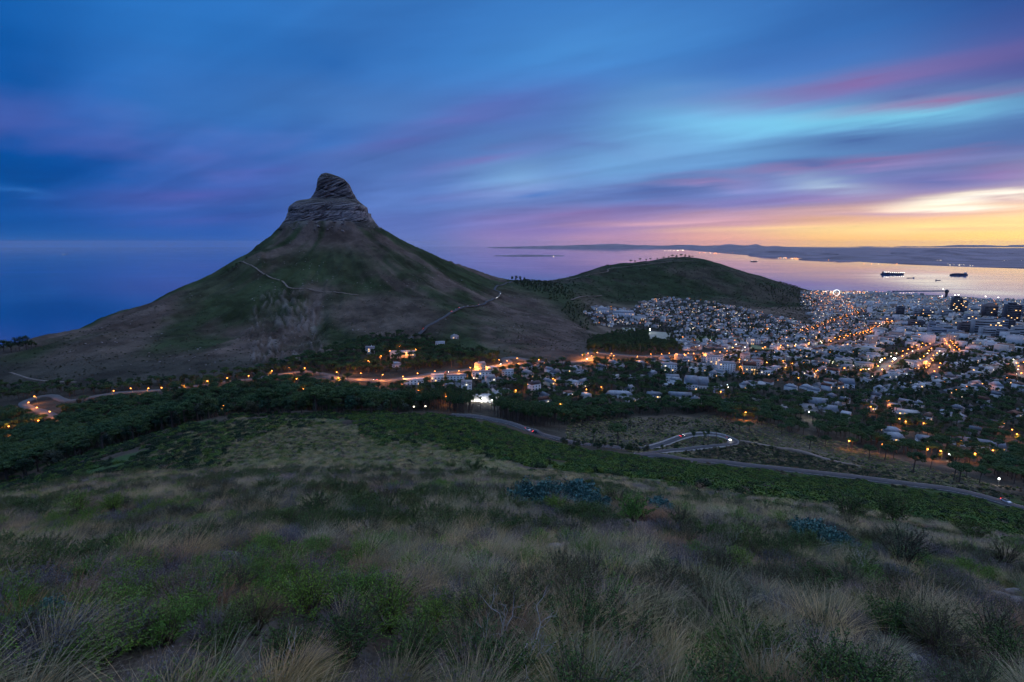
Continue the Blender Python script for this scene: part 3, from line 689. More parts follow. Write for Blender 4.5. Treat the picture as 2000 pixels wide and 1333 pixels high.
# the winding mountain road: down from the left, round the hairpin and away to the right
HP = [(880,814,330),(925,816,330),(960,822,330),(1000,832,320),(1040,846,310),(1085,860,300),(1140,870,300),(1200,876,300),(1255,878,300),(1300,868,320),(1335,856,330),(1370,850.5,330),(1405,852,330),(1428,859,330),(1433,865,320),(1418,871,310),(1385,875,300),(1340,881,290),(1290,886,280),(1250,889,275),(1262,893,268),(1320,899,262),(1400,907,255),(1500,918,250),(1600,929,245),(1700,941,240),(1800,953,235),(1860,962,232),(1930,978,228),(2010,998,224),(2150,1030,215)]
rd_mtn, P_mtn, N_mtn = road('winding_road', HP, 6.6, ymin=230, step=3.0, lift=0.15, lines=True)
hu_, hv_ = proj(P_mtn[:, 0], P_mtn[:, 1], P_mtn[:, 2]); kt = int(np.argmax(np.where(hv_ < 880, hu_, 0)))
for sgn, a_, b_ in ((1, kt-36, kt+6), (-1, kt-36, kt+4), (1, kt-6, kt+34)):
    q = slice(max(a_, 1), b_); c = P_mtn[q, :2]+N_mtn[q]*sgn*3.7; zq = P_mtn[q, 2]
    V = np.stack([np.column_stack([c-N_mtn[q]*.25, zq-1.5]), np.column_stack([c-N_mtn[q]*.25, zq+.7]), np.column_stack([c+N_mtn[q]*.25, zq+.7]), np.column_stack([c+N_mtn[q]*.25, zq-1.5])], 1).reshape(-1, 3)
    k = np.arange(len(zq)-1)[:, None]*4; j = np.arange(3)[None]; link('parapet', mesh_from('parapet', V, np.stack([k+j, k+j+1, k+j+5, k+j+4], -1).reshape(-1, 4), [mkerb]), rd_mtn)
masph2 = plain('lamplit_asphalt', (0.11, 0.108, 0.105), 0.8, 0.2, 0.2)  # paler copy of asphalt: part of the lamp glow is put into its colour
rd_left, P_left, _ = road('lit_road_to_the_bay', [(112,818),(85,806),(60,798),(46,790),(56,783),(76,777),(104,774),(118,780),(135,784),(180,777),(225,770),(265,766),(320,763),(380,756),(430,749),(490,742),(540,733),(600,727),(650,735)], 9, masph2, ymin=480, lift=0.5)
rd_main, P_main, _ = road('lit_pass_road', [(640,737),(665,742),(705,744),(750,746),(800,739),(850,731),(900,725),(950,719),(978,715),(992,709),(986,703),(1000,700),(1040,706),(1085,710),(1130,708),(1148,705),(1155,699),(1142,695),(1152,690),(1180,692),(1215,695),(1250,697),(1290,696),(1330,694),(1370,691),(1400,689),(1420,685)], 14, masph2, ymin=560, lift=0.6)
rd_sig, P_sig, _ = road('ridge_road', [(800,668),(830,645),(860,624),(900,606),(940,596),(968,585),(977,573),(966,566),(985,556),(1004,551)], 6.5, ymin=800, step=8, lift=0.6)
path_o, P_path, _ = road('footpath', [(466,511),(480,516),(500,524),(520,537),(533,545),(552,551),(562,561),(575,567),(610,570),(660,574),(700,579)], 3.0, mdirt, ymin=900, step=8, lift=0.3)
road('upper_track', [(1105,548),(1150,538),(1186,532),(1190,525),(1235,520),(1290,515),(1340,511),(1358,508)], 4, mdirt, ymin=2000, step=20, lift=0.8)
road('lower_track', [(1175,578),(1140,580),(1115,587)], 6, mdirt, ymin=1500, step=15, lift=0.8)
road('dirt_bank', [(1445,862,330),(1500,872,330),(1560,885,330),(1620,900,320),(1680,913,310)], 3.0, mdirt, ymin=300, step=6, lift=0.3)
road('bulldozed_track', [(150,747,600),(70,742,600),(20,728,600)], 2.2, mdirt, ymin=600, step=6, lift=0.3)
P_av = []
AVS = [[(1422,688),(1480,690),(1560,682),(1620,674),(1650,664),(1690,655),(1715,640),(1745,630)], [(1660,782),(1700,748),(1722,727),(1735,712),(1760,700),(1790,687),(1812,678)], [(1630,772),(1640,755),(1646,742),(1640,728)], [(1848,670),(1858,683),(1868,693)], [(1988,712),(1993,722),(2000,738),(2012,750)], [(1800,716),(1815,702),(1828,690)], [(1815,736),(1824,724),(1832,714)], [(1560,652),(1610,636),(1650,622),(1690,610)], [(1400,705),(1440,722),(1480,735),(1530,742)]]
for a in AVS: P_av.append(road('city_avenue', a, 14, ymin=800, step=12, lift=0.9)[1])
ALLR = np.concatenate([p for p, w in ROADPTS]); ALLW = np.concatenate([np.full(len(p), w) for p, w in ROADPTS])
def road_clear(x, y, pad):
    """True where (x, y) is farther than pad from every road edge"""
    ok = np.ones(len(x), bool)
    for i in range(0, len(x), 4000):
        d = np.hypot(x[i:i+4000, None]-ALLR[None, :, 0], y[i:i+4000, None]-ALLR[None, :, 1])-ALLW[None]/2
        ok[i:i+4000] = d.min(1) > pad
    return ok
# sports fields
mfield = plain('playing_field', (0.16, 0.20, 0.10), 0.95, 0.25, 0.05)
msand = plain('sand_field', (0.33, 0.33, 0.26), 0.95, 0.2, 0.05)
def field(name, quad, mat, ymin=900):
    P = [gnd(u, v, ymin) for u, v in quad]; zc = max(p[2] for p in P)+1.0
    n = 6; V = []; Fq = []
    A = np.array(P)[:, :2]
    for i in range(n+1):
        for j in range(n+1):
            s, t = i/n, j/n; q = (A[0]*(1-s)+A[1]*s)*(1-t)+(A[3]*(1-s)+A[2]*s)*t
            V.append((q[0], q[1], max(float(hget(q[0], q[1]))+1.2, 0)))
    for i in range(n):
        for j in range(n): Fq.append((i*(n+1)+j, (i+1)*(n+1)+j, (i+1)*(n+1)+j+1, i*(n+1)+j+1))
    return tag(link(name, mesh_from(name, np.array(V), np.array(Fq), [mat], smooth=True)), kind='structure')
field('sports_field', [(1263,663),(1306,665),(1311,651),(1266,648)], msand)
field('sports_field', [(1215,655),(1236,655),(1241,642),(1214,641)], msand)
field('playing_field', [(1465,682),(1503,688),(1508,683),(1468,674)], mfield, 1000)
field('playing_field', [(1358,667),(1400,668),(1400,659),(1362,657)], mfield, 1000)

# ================================================================== houses
WALLC = [(0.60,0.60,0.59),(0.70,0.70,0.68),(0.50,0.48,0.44),(0.36,0.35,0.33),(0.52,0.48,0.38),(0.42,0.33,0.27),(0.55,0.57,0.60),(0.70,0.66,0.62)]
WALLN = ['white','bright white','cream','grey','pale yellow','brown brick','blue-grey','off-white']
ROOFC = [(0.22,0.23,0.25),(0.38,0.40,0.43),(0.20,0.10,0.07),(0.11,0.11,0.12),(0.46,0.46,0.46),(0.22,0.14,0.10)]
ROOFN = ['grey','pale metal','red tile','dark slate','white','brown tile']
mwall = [plain('wall_paint_'+n.replace(' ', '_'), c, 0.85, 0.12, 0.25) for n, c in zip(WALLN, WALLC)]
mroof = [plain('roof_'+n.replace(' ', '_'), c, 0.7, 0.2, 0.4) for n, c in zip(ROOFN, ROOFC)]
mglass, nb, bs = newmat('window_glass'); bs.inputs['Base Color'].default_value = (0.02, 0.025, 0.03, 1); bs.inputs['Roughness'].default_value = 0.15; bs.inputs['Specular IOR Level'].default_value = 0.6
mlitw = emis('lit_window_warm', (1.0, 0.55, 0.18), 2.6, False)
mlitc = emis('lit_window_cool', (1.0, 0.86, 0.62), 2.0, False)
EW = {}
def winmesh(w, h, mat):
    k = (w, h, mat.name)
    if k not in EW:
        mb = MB(); mb.box(-w/2, w/2, -0.09, 0.05, 0, h); EW[k] = mb.mesh('window', [mat])
    return EW[k]
HOUSE = []   # individuals: (root, x, y, label parts)
def roof_mesh(mb, w, d, z, kind, mi=0, pitch=0.45, ov=0.4):
    if kind == 'flat':
        mb.box(-w/2-0.15, w/2+0.15, -d/2-0.15, d/2+0.15, z+0.003, z+0.5, mi); return 0.5
    hw, hd = w/2+ov, d/2+ov; rh = hd*pitch*1.4; hip = 0.0 if kind == 'gable' else min(hd, hw*0.7)
    V = [(-hw,-hd,z),(hw,-hd,z),(hw,hd,z),(-hw,hd,z),(-hw+hip,0,z+rh),(hw-hip,0,z+rh),(-hw+hip,0.02,z+rh),(hw-hip,0.02,z+rh)]
    mb.add(V, [(0,1,5,4),(2,3,6,7),(3,0,4,6),(1,2,7,5),(0,3,2,1)], mi); return rh
def house(x, y, rz, w, d, h, wi, ri, kind, rgn, name='house', lit=0.3, wing=False, base=4.0):
    z = float(min(hget(x, y), hget(x+w*0.4, y), hget(x-w*0.4, y)))+0.2
    zt = float(hget(x, y)); z = max(z, zt-2.0)
    root = empty(name, (x, y, z), rz)
    mb = MB(); mb.box(-w/2, w/2, -d/2, d/2, -base, h)
    if wing: mb.box(w*0.12, w/2-0.003, -d/2-d*0.45, -d/2-0.003, -base, h*0.72)
    link('wall', mb.mesh('wall', [mwall[wi]]), root)
    mb = MB(); rh = roof_mesh(mb, w, d, h, kind)
    ro = link('roof', mb.mesh('roof', [mroof[ri]]), root)
    if wing:
        mb = MB(); mb.box(w*0.12-0.1, w/2+0.1, -d/2-d*0.45-0.1, -d/2-0.02, h*0.72+0.003, h*0.72+0.35); link('wing_roof', mb.mesh('wing_roof', [mroof[ri]]), root)
    if kind != 'flat' and rgn.random() < 0.6:
        mb = MB(); cx0 = w*(rgn.random()-0.5)*0.5; mb.box(cx0-0.4, cx0+0.4, 0.3, 1.1, h, h+rh+0.9); link('chimney', mb.mesh('chimney', [mwall[wi]]), ro)
    # windows on the sides the photograph looks at
    nst = max(1, int(h/3.0)); nw = max(2, min(6, int(w/3.2)))
    for s_ in range(nst):
        for k in range(nw):
            wx = -w/2+w*(k+0.5)/nw
            if wing and wx > w*0.08: continue
            me = winmesh(1.5, 1.4, (mlitw if rgn.random() < 0.7 else mlitc) if rgn.random() < lit*0.5 else mglass)
            link('window', me, root, (wx, -d/2-0.02, 0.9+s_*3.0))
    nd = max(1, min(4, int(d/3.5)))
    for s_ in range(nst):
        for k in range(nd):
            me = winmesh(1.3, 1.3, mlitw if rgn.random() < lit*0.35 else mglass)
            sgn = 1 if x < 0 else -1
            o = link('window', me, root, (sgn*(w/2+0.02), -d/2+d*(k+0.5)/nd, 0.9+s_*3.0)); o.rotation_euler = (0, 0, PI/2)
    mb = MB(); mb.box(-0.5, 0.5, -0.06, 0.05, 0, 2.1); do = link('door', mb.mesh('door', [mroof[3]]), root, (w*0.5-0.9 if not wing else -w/2+0.8, -d/2-0.025, 0.0))
    HOUSE.append([root, x, y, WALLN[wi], ROOFN[ri], kind, max(w, h)/y])
    return root
hr = np.random.default_rng(5)
def pixhouse(u0, u1, vb, vt, depth=None, wi=0, ri=0, kind='flat', rz=None, ymin=480, lit=0.25, wing=False, name='house', label=None, cat='house'):
    g = gnd((u0+u1)/2, vb, ymin)
    if not g: return None
    x, y, z = g; dd = y*CP-(z-CAMZ)*SP; w = (u1-u0)*dd/F; hh = (vb-vt)*dd/F
    dp = depth or max(7.0, w*0.55); dep = math.atan2(CAMZ-z, y)
    h = max(3.0, (hh-dp*math.sin(dep)*0.8)/math.cos(dep)); h = min(max(h, 3.2), 30)
    az_ = math.atan2(x, y)
    r = house(x, y+dp/2, (-az_*0.6 if rz is None else rz), w, dp, h, wi, ri, kind, hr, name, lit, wing, base=8.0)
    if label: tag(r, label, cat); HOUSE.pop()
    return r
LBL = [
 (787,827,752,739,9,1,4,'flat','long white flat-roofed house below the lit pass road, left end','house'),
 (841,866,746,731,10,1,4,'flat','tall white stepped house just below the lit pass road','house'),
 (872,910,744,731,10,0,0,'flat','wide white terrace row below the lit pass road','house'),
 (922,960,741,724,10,1,0,'flat','large white modern house beside the lit road bend','house'),
 (980,1003,735,722,9,0,4,'flat','white house right under the lit road bend','house'),
 (901,921,768,745,9,1,4,'gable','tall bright white gabled house above the floodlit villa','house'),
 (915,965,786,771,11,1,1,'hip','long floodlit white villa above the pine wood','villa'),
 (762,810,700,686,9,0,1,'flat','long white house on the wooded slope beside an orange lamp','house'),
 (714,730,692,679,8,1,1,'gable','small white gabled house alone in dark trees under the mountain','house'),
 (850,868,675,668,8,6,1,'flat','low blue-grey house on the mountain foot, left of two','house'),
 (880,895,662,656,8,0,1,'hip','low white house on the mountain foot, highest up the slope','house'),
 (761,782,718,710,8,6,1,'hip','pale green-roofed house among trees above the lit road','house'),
 (1294,1322,729,709,14,1,0,'flat','white four-storey apartment block below the orange lamp row','apartment block'),
 (1303,1328,746,732,12,0,0,'flat','white apartment block just below the four-storey one','apartment block'),
 (1290,1310,706,698,14,0,0,'hip','white apartment building close under the orange lamp row','apartment block'),
 (1345,1366,762,742,26,6,1,'gable','blue-grey terraced building with pale roof beyond the pine belt','building'),
 (1366,1388,760,744,26,0,1,'gable','white terraced building beside the blue-grey one','building'),
 (1184,1236,778,767,12,0,1,'hip','long low white building with pale roof above the hairpin pines','building'),
 (1266,1294,778,770,10,6,1,'gable','low blue-grey building right of the long low white one','building'),
 (1310,1352,782,770,12,7,1,'gable','low off-white building left of the pine belt top','building'),
 (1372,1396,708,697,13,0,0,'flat','white low block beside the curved apartment block','apartment block'),
 (1384,1412,716,694,14,1,0,'flat','tall white apartment block, left wing of the curved pair','apartment block'),
 (1408,1437,730,706,16,1,0,'flat','tall white apartment block, right wing of the curved pair','apartment block'),
 (1454,1477,732,711,14,4,2,'gable','pale yellow apartment block with red roof','apartment block'),
 (1472,1490,719,703,14,3,0,'flat','grey square tower block behind the pale yellow block','apartment block'),
 (1484,1510,733,719,12,1,0,'flat','white apartment block right of the pale yellow block','apartment block'),
 (1585,1597,662,651,16,4,0,'flat','small cream tower block standing above the rooftops','tower block'),
 (1638,1665,717,701,16,4,0,'flat','lit cream apartment slab left of the bright avenue','apartment block'),
 (1678,1706,723,707,16,4,0,'flat','lit cream apartment slab next to the bright avenue','apartment block'),
 (1776,1800,716,704,15,7,0,'flat','off-white block right of the bright avenue','apartment block'),
 (1800,1818,716,703,15,4,0,'flat','pale yellow block furthest right of the avenue pair','apartment block'),
 (1530,1541,702,690,14,4,0,'flat','narrow pale yellow block amid white roofs','apartment block'),
 (1569,1591,698,689,14,7,0,'flat','off-white low block right of the narrow pale yellow one','apartment block'),
 (1461,1474,673,660,12,1,0,'flat','bright white twin block above the green field, left half','apartment block'),
 (1475,1486,673,662,12,0,0,'flat','white twin block above the green field, right half','apartment block'),
 (1440,1455,656,647,14,0,0,'flat','white cube block left of the twin blocks','apartment block'),
 (1650,1672,760,744,18,6,1,'gable','blue-grey hall with striped metal roof beside the lit street','hall'),
 (1754,1800,811,803,14,1,4,'flat','long bright white flat building in the dark trees','building'),
 (1740,1772,868,858,14,0,1,'hip','white villa with pale roof among right-hand pines','house'),
 (1801,1822,874,862,12,1,1,'gable','bright white villa with angled roof among right-hand pines','house'),
 (1872,1928,908,890,14,1,1,'gable','long bright white house at the lower right','house'),
 (1932,1962,906,897,12,0,1,'gable','white house right of the long bright white one','house'),
 (1735,1765,849,841,12,0,1,'hip','small white villa above the right-hand pines','house'),
 (1574,1602,806,790,20,3,0,'flat','dark grey school-like block with two bright lamps','building'),
 (1590,1622,795,786,18,3,1,'gable','grey-roofed block behind the school-like building','building'),
 (1610,1640,808,799,16,7,1,'gable','off-white shed below the grey school-like block','building'),
 (1690,1722,700,688,24,6,0,'flat','broad blue-grey block on the near city edge','building'),
 (1945,1962,765,750,16,1,1,'hip','bright white domed hall near the right edge','hall'),
 (1793,1842,756,746,14,3,0,'flat','long dark block with a row of lit windows','building'),
 (1198,1240,620,609,22,6,1,'hip','large blue-roofed building below the far green hill','building'),
 (1165,1190,612,603,22,0,1,'hip','white building left of the large blue-roofed one','building'),
 (1242,1262,626,617,20,0,0,'flat','white block right of the large blue-roofed building','building'),
]
for q in LBL: pixhouse(q[0], q[1], q[2], q[3], q[4], q[5], q[6], q[7], label=q[8], cat=q[9], ymin=480)

# ------------------------------------------------------------------ high-rise towers in the city centre
TW = []
def tower(u0, u1, vb, vt, wi, nm, label, depth=None, ymin=1500, lit=0.12, top=None):
    g = gnd((u0+u1)/2, vb, ymin)
    x, y, z = g; dd = y*CP-(z-CAMZ)*SP; w = (u1-u0)*dd/F; h = (vb-vt)*dd/F; dp = depth or w*0.7
    root = tag(empty(nm, (x, y+dp/2, z), -math.atan2(x, y)*0.5), label, 'tower')
    mb = MB(); mb.box(-w/2, w/2, -dp/2, dp/2, -10, h)
    mb.box(-w*0.28, w*0.22, -dp*0.2, dp*0.3, h+0.003, h+min(6, h*0.08)+1)
    if top == 'point':
        mb.add([(-w/2,-dp/2,h+0.01),(w/2,-dp/2,h+0.01),(w/2,dp/2,h+0.01),(-w/2,dp/2,h+0.01),(-w*.12,0,h+w*.28),(w*.12,0,h+w*.28),(-w*.12,.1,h+w*.28),(w*.12,.1,h+w*.28)], [(0,1,5,4),(2,3,6,7),(3,0,4,6),(1,2,7,5)])
    link('tower_body', mb.mesh('tower_body', [TM[wi]]), root)
    nf = max(3, int(h/7.0))
    for s_ in range(nf):
        zz = 2.5+s_*(h-3)/nf; mb = MB()
        mb.box(-w/2+1.0, w/2-1.0, -dp/2-0.15, -dp/2+0.1, zz, zz+(h-3)/nf*0.45)
        link('window_band', mb.mesh('window_band', [mglass]), root)
        for k in range(int(max(2, w/7))):
            if hr.random() < lit:
                ww = 2.2+hr.random()*4; o = link('window', winmesh(round(ww), 2.2, mlitw if hr.random() < 0.7 else mlitc), root, (-w/2+2+hr.random()*(w-4), -dp/2-0.22, zz+0.2))
    return root
TCOL = [(0.05,0.055,0.07),(0.20,0.22,0.26),(0.27,0.28,0.29),(0.36,0.34,0.30),(0.09,0.07,0.075)]
TM = [plain('tower_facade_%s' % n, c, 0.6, 0.15, 0.05) for n, c in zip(['dark_glass','blue_grey','grey','cream','brown'], TCOL)]
for q in [
 (1862,1877,613,582,0,'office_tower','dark glass office tower with bright sign beside the harbour',None,.2,None),
 (1876.5,1888,613,586,1,'office_tower','blue-grey office tower joined behind the dark glass tower',None,.35,None),
 (1926,1947,622,598,4,'office_tower','brown tower with pointed cap left of the tall right-hand towers',None,.05,'point'),
 (1968,1991,634,596,0,'office_tower','tall dark tower with lit top near the right edge',None,.15,None),
 (1991.5,2010,622,599,1,'office_tower','blue-grey slab tower cut by the right edge',None,.1,None),
 (1910,1952,656,626,2,'office_slab','broad grey office slab with rows of lit windows',30,.38,None),
 (1953,1966,652,624,1,'office_tower','blue-grey tower right of the broad lit slab',None,.1,None),
 (1967,1980,652,625,0,'office_tower','dark tower two right of the broad lit slab',None,.12,None),
 (1922,1943,671,652,2,'office_block','plain grey block in front of the broad lit slab',28,.04,None),
 (1944,1966,668,648,1,'office_block','blue-grey block in front of the right-hand towers',26,.06,None),
 (1880,1900,652,632,4,'office_block','brown block left of the broad lit slab',26,.08,None),
 (1815,1826,652,630,1,'office_tower','narrow blue-grey striped tower, left of a pair',None,.05,None),
 (1827,1836,650,632,0,'office_tower','narrow dark tower, right of a pair',None,.06,None),
 (1837,1860,653,636,2,'office_block','grey block right of the narrow pair',26,.15,None),
 (1781,1796,640,627,4,'office_block','brown block with red lit side',24,.1,None),
 (1797,1808,640,628,0,'office_block','dark block next to the brown one',24,.06,None),
 (1754,1766,617,600,0,'office_tower','dark tower standing alone left of the centre',None,.06,None),
 (1787,1798,618,603,2,'office_tower','pale grey tower behind the yellow lights',None,.08,None),
 (1799,1824,618,603,1,'office_block','wide blue-grey hotel block behind the yellow lights',26,.05,None),
 (1841,1859,622,606,2,'office_block','grey block left of the dark glass tower',26,.2,None),
 (1890,1908,630,616,1,'office_block','blue-grey block right below the dark glass tower',26,.15,None),
 (1820,1845,683,667,1,'office_block','blank blue-grey block above the bright junction',30,.03,None),
 (1751,1776,686,671,2,'office_block','grey block with vertical white stripes',24,.05,None),
 (1757,1788,665,653,3,'office_block','long cream block on the slope of the centre',24,.08,None),
 (1712,1733,662,650,3,'office_block','cream block left of the long cream one',24,.1,None),
 (1700,1716,640,628,2,'office_block','grey block beside the upper avenue',22,.1,None),
 (1858,1880,668,656,1,'office_block','low blue-grey block among the centre roofs',26,.1,None),
 (1960,1985,690,676,2,'office_block','grey block beside the dark park',26,.1,None),
 (1868,1884,640,628,3,'office_block','cream block below the joined glass towers',24,.12,None),
 (1730,1746,632,620,1,'office_block','blue-grey block near the foot of the far hill',22,.1,None),
 (1983,2004,668,646,2,'office_tower','grey tower at the right edge above the park',None,.15,None),
 (1895,1912,612,602,2,'office_block','grey warehouse-like block behind the joined towers',22,.1,None),
]: tower(q[0], q[1], q[2], q[3], q[4], q[5], q[6], q[7], lit=q[8], top=q[9])

# ------------------------------------------------------------------ town: houses on a street grid
def sample_city():
    out = []
    th = R(33); c, s = math.cos(th), math.sin(th)
    cells = np.arange(-3000, 8000, 1.0)
    U, Vv = np.meshgrid(np.arange(-1500, 7000, 16.5), np.arange(-3500, 5500, 15.0))
    iu, iv = np.meshgrid(np.arange(U.shape[1]), np.arange(U.shape[0]))
    keep = (iu % 7 != 0) & (iv % 3 != 0)
    U = U[keep]; Vv = Vv[keep]; iu = iu[keep]
    U = U+hr.normal(size=U.shape)*1.6; Vv = Vv+hr.normal(size=U.shape)*1.6
    x = U*c-Vv*s; y = U*s+Vv*c
    bx_ = x*0+fbm(x/900, y/900, 2, 101)*0.5       # streets bend with the hill
    x = x+30*fbm(x/400, y/400, 2, 111); y = y+30*fbm(x/400+9, y/400, 2, 112)
    ok = (y > 500) & (y < 4700) & (np.abs(x/y) < 1.35)
    x, y = x[ok], y[ok]; z = hget(x, y); u, v = proj(x, y, z)
    ok = inpoly(u, v, CITY) & (z > 2.5)
    return x[ok], y[ok], z[ok], u[ok], v[ok], th
hx, hy, hz, hu, hv, cth = sample_city()
dens = np.where(hy < 760, 0.40, np.where(hy < 1000, 0.60, 0.62))
dens = dens*np.where(inpoly(hu, hv, [(1100,800),(1300,790),(1560,812),(1900,868),(2100,890),(2100,780),(1800,770),(1560,775),(1330,745),(1100,730)]), 0.62, 1)
dens = np.where(inpoly(hu, hv, [(1920,692),(1945,671),(1975,661),(2090,658),(2090,692)]), 0, dens)
dens = np.where(inpoly(hu, hv, [(1130,700),(1145,668),(1200,640),(1250,640),(1320,662),(1335,690)]), 0.05, dens)
dens = dens*(0.75+0.5*(fbm(hx/120, hy/120, 3, 131) > -0.2))
dens = np.where((hu < 1580) & (hy > 1300), dens*0.7, dens)
dens = np.where(inpoly(hu, hv, [(1690,690),(1720,630),(1640,578),(1740,572),(2100,590),(2100,700)]), 0.24, dens)
ok = (hr.random(len(hx)) < dens) & road_clear(hx, hy, 9.0)
blk = np.array([(o.location.x, o.location.y) for o in bpy.data.objects if o.type == 'EMPTY'])
ok &= np.array([np.min(np.hypot(blk[:, 0]-a, blk[:, 1]-b)-6-0.008*b) > 8 for a, b in zip(hx, hy)])
for u0, u1, v0, v1 in [(1255,1318,642,672),(1205,1250,634,660),(1460,1510,672,690),(1355,1402,654,670)]:
    ok &= ~((hu > u0) & (hu < u1) & (hv > v0) & (hv < v1))
hx, hy, hz, hu, hv = hx[ok], hy[ok], hz[ok], hu[ok], hv[ok]
nh = len(hx)
cbd = inpoly(hu, hv, [(1690,690),(1720,630),(1640,578),(1740,572),(2100,590),(2100,700)])
hw_ = np.where(cbd, hr.uniform(14, 34, nh), hr.uniform(9, 15, nh)); hd_ = np.where(cbd, hr.uniform(12, 22, nh), hr.uniform(7.5, 11, nh))
hh_ = np.where(cbd, hr.uniform(5, 15, nh)*np.where(hr.random(nh) < 0.15, 1.8, 1), np.where(hr.random(nh) < 0.55, hr.uniform(3.2, 4.2, nh), hr.uniform(5.8, 7.5, nh)))
hh_ = np.where((~cbd) & (hr.random(nh) < 0.04), hh_*2.0, hh_)
wi_ = hr.choice(8, nh, p=[.26,.20,.12,.10,.09,.05,.08,.10]); ri_ = hr.choice(6, nh, p=[.26,.26,.12,.12,.16,.08])
kd_ = hr.choice(3, nh, p=[.42,.30,.28]); kd_ = np.where(cbd, 2, kd_)
rz_ = cth+fbm(hx/400, hy/400, 2, 141)*0.5+np.where(hr.random(nh) < 0.4, PI/2, 0)
big = np.argsort(-(hw_+hh_)/hy)
NIND = 245
KD = ['gable', 'hip', 'flat']
for i in big[:NIND]:
    house(hx[i], hy[i], rz_[i] if abs(((rz_[i]) % PI)) < 9 else 0, hw_[i], hd_[i], hh_[i], int(wi_[i]), int(ri_[i]), KD[kd_[i]], hr, wing=hr.random() < 0.25, lit=0.16)
rest = big[NIND:]
# remaining houses beyond counting: one joined mesh
mstw, nb, bs = newmat('far_house_wall'); at = nb.node('ShaderNodeAttribute', attribute_name='tint'); nb.l.new(at.outputs['Color'], bs.inputs['Base Color']); bs.inputs['Roughness'].default_value = 0.85
mb = MB(); tint = []
def addt(n, col): tint.append(np.repeat(np.array(col)[None], n, 0))
for i in rest:
    w, d, h = hw_[i], hd_[i], hh_[i]; c, s = math.cos(rz_[i]), math.sin(rz_[i]); o = np.array([hx[i], hy[i], hz[i]])
    rot = lambda V: np.stack([V[:, 0]*c-V[:, 1]*s, V[:, 0]*s+V[:, 1]*c, V[:, 2]], 1)+o
    V = np.array([(x_, y_, z_) for z_ in (-5, h) for y_ in (-d/2, d/2) for x_ in (-w/2, w/2)], float)
    k = (0.5+0.5*hr.random())
    mb.add(rot(V), [(4,5,7,6),(0,1,5,4),(2,6,7,3),(0,4,6,2),(1,3,7,5)]); addt(8, np.array(WALLC[wi_[i]])*k)
    hw2, hd2 = w/2+.35, d/2+.35
    if kd_[i] < 2:
        rh = hd2*0.6; hip = 0 if kd_[i] == 0 else min(hd2, hw2*.7)
        V = np.array([(-hw2,-hd2,h+.01),(hw2,-hd2,h+.01),(hw2,hd2,h+.01),(-hw2,hd2,h+.01),(-hw2+hip,0,h+rh),(hw2-hip,0,h+rh),(-hw2+hip,.02,h+rh),(hw2-hip,.02,h+rh)])
        mb.add(rot(V), [(0,1,5,4),(2,3,6,7),(3,0,4,6),(1,2,7,5)]); addt(8, np.array(ROOFC[ri_[i]])*k)
    else:
        a = w*0.2; V = np.array([(x_, y_, z_) for z_ in (h+.005, h+1.2+.05*h) for y_ in (-d*.2, d*.25) for x_ in (-a, a*0.6)])
        mb.add(rot(V), [(4,5,7,6),(0,1,5,4),(2,6,7,3),(0,4,6,2),(1,3,7,5)]); addt(8, np.array(ROOFC[ri_[i]])*k)
    # dark and lit windows facing the viewer
    fy = -1 if -s*0+c > 0 else 1
    nwn = max(2, int(w/4)); nfl = max(1, int(h/3.2))
    for f_ in range(min(nfl, 5)):
        r_ = hr.random()
        V = np.array([(-w/2+.8, fy*(d/2+.12), 1+f_*3.2), (w/2-.8, fy*(d/2+.12), 1+f_*3.2), (w/2-.8, fy*(d/2+.12), 2.2+f_*3.2), (-w/2+.8, fy*(d/2+.12), 2.2+f_*3.2)])
        if w > 8: mb.add(rot(V), [(0,1,2,3)]); addt(4, (0.05, 0.055, 0.06))
        if hr.random() < (0.30 if not cbd[i] else 0.5):
            p0 = -w/2+1+hr.random()*(w-4); ww = 1.2+hr.random()*1.6
            V = np.array([(p0, fy*(d/2+.2), 1+f_*3.2), (p0+ww, fy*(d/2+.2), 1+f_*3.2), (p0+ww, fy*(d/2+.2), 2.3+f_*3.2), (p0, fy*(d/2+.2), 2.3+f_*3.2)])
            mb.add(rot(V), [(0,1,2,3)], 1 if hr.random() < .65 else 2); addt(4, (1, 1, 1))
if mb.n:
    me = mb.mesh('town_houses', [mstw, mlitw, mlitc]); vcol(me, 'tint', np.concatenate(tint))
    tag(link('town_houses', me), 'countless small pale houses and blocks of the city spread down to the harbour', 'houses', kind='stuff')

# unique labels for the single houses: ranked by landmark
LMK = [('the floodlit villa',940,778),('the lit road bend',990,712),('the bright bend lamp',1154,700),('the four-storey white block',1308,728),('the curved white pair',1420,722),('the long low white building',1210,776),('the pale yellow red-roofed block',1465,730),('the grey school-like block',1590,803),('the striped metal-roofed hall',1660,758),('the long white flat building',1777,810),('the long white house lower right',1900,905),('the bright white domed hall',1953,764),('the long dark lit block',1818,755),('the villa among right-hand pines',1756,866),('the blue-grey terraced building',1355,760),('the car park on the pass road',720,752),('the bright avenue junction',1715,738)]
LMW = [gnd(u, v, 480) for _, u, v in LMK]
def assign_labels(items, fmt, cap=2000):
    """items: (obj, x, y, text) -> label '<text>, <nth> nearest to <landmark>'"""
    by = {}
    for it in items:
        d = [math.hypot(it[1]-p[0], it[2]-p[1]) for p in LMW]; k = int(np.argmin(d)); by.setdefault(k, []).append((d[k], it))
    for k, L in by.items():
        L.sort(key=lambda q: q[0])
        for i, (_, it) in enumerate(L):
            o = it[0]; pre = '' if i == 0 else ordw(i)+' '
            o['label'] = fmt(it[3], (pre+'closest '), LMK[k][0])
for hsz in HOUSE: tag(hsz[0], None, 'house', 'houses of the town below the mountain')
assign_labels([(h[0], h[1], h[2], '%s house, %s %s roof' % (h[3], h[4], h[5])) for h in HOUSE], lambda t, n, l: '%s, %sto %s' % (t, n, l))
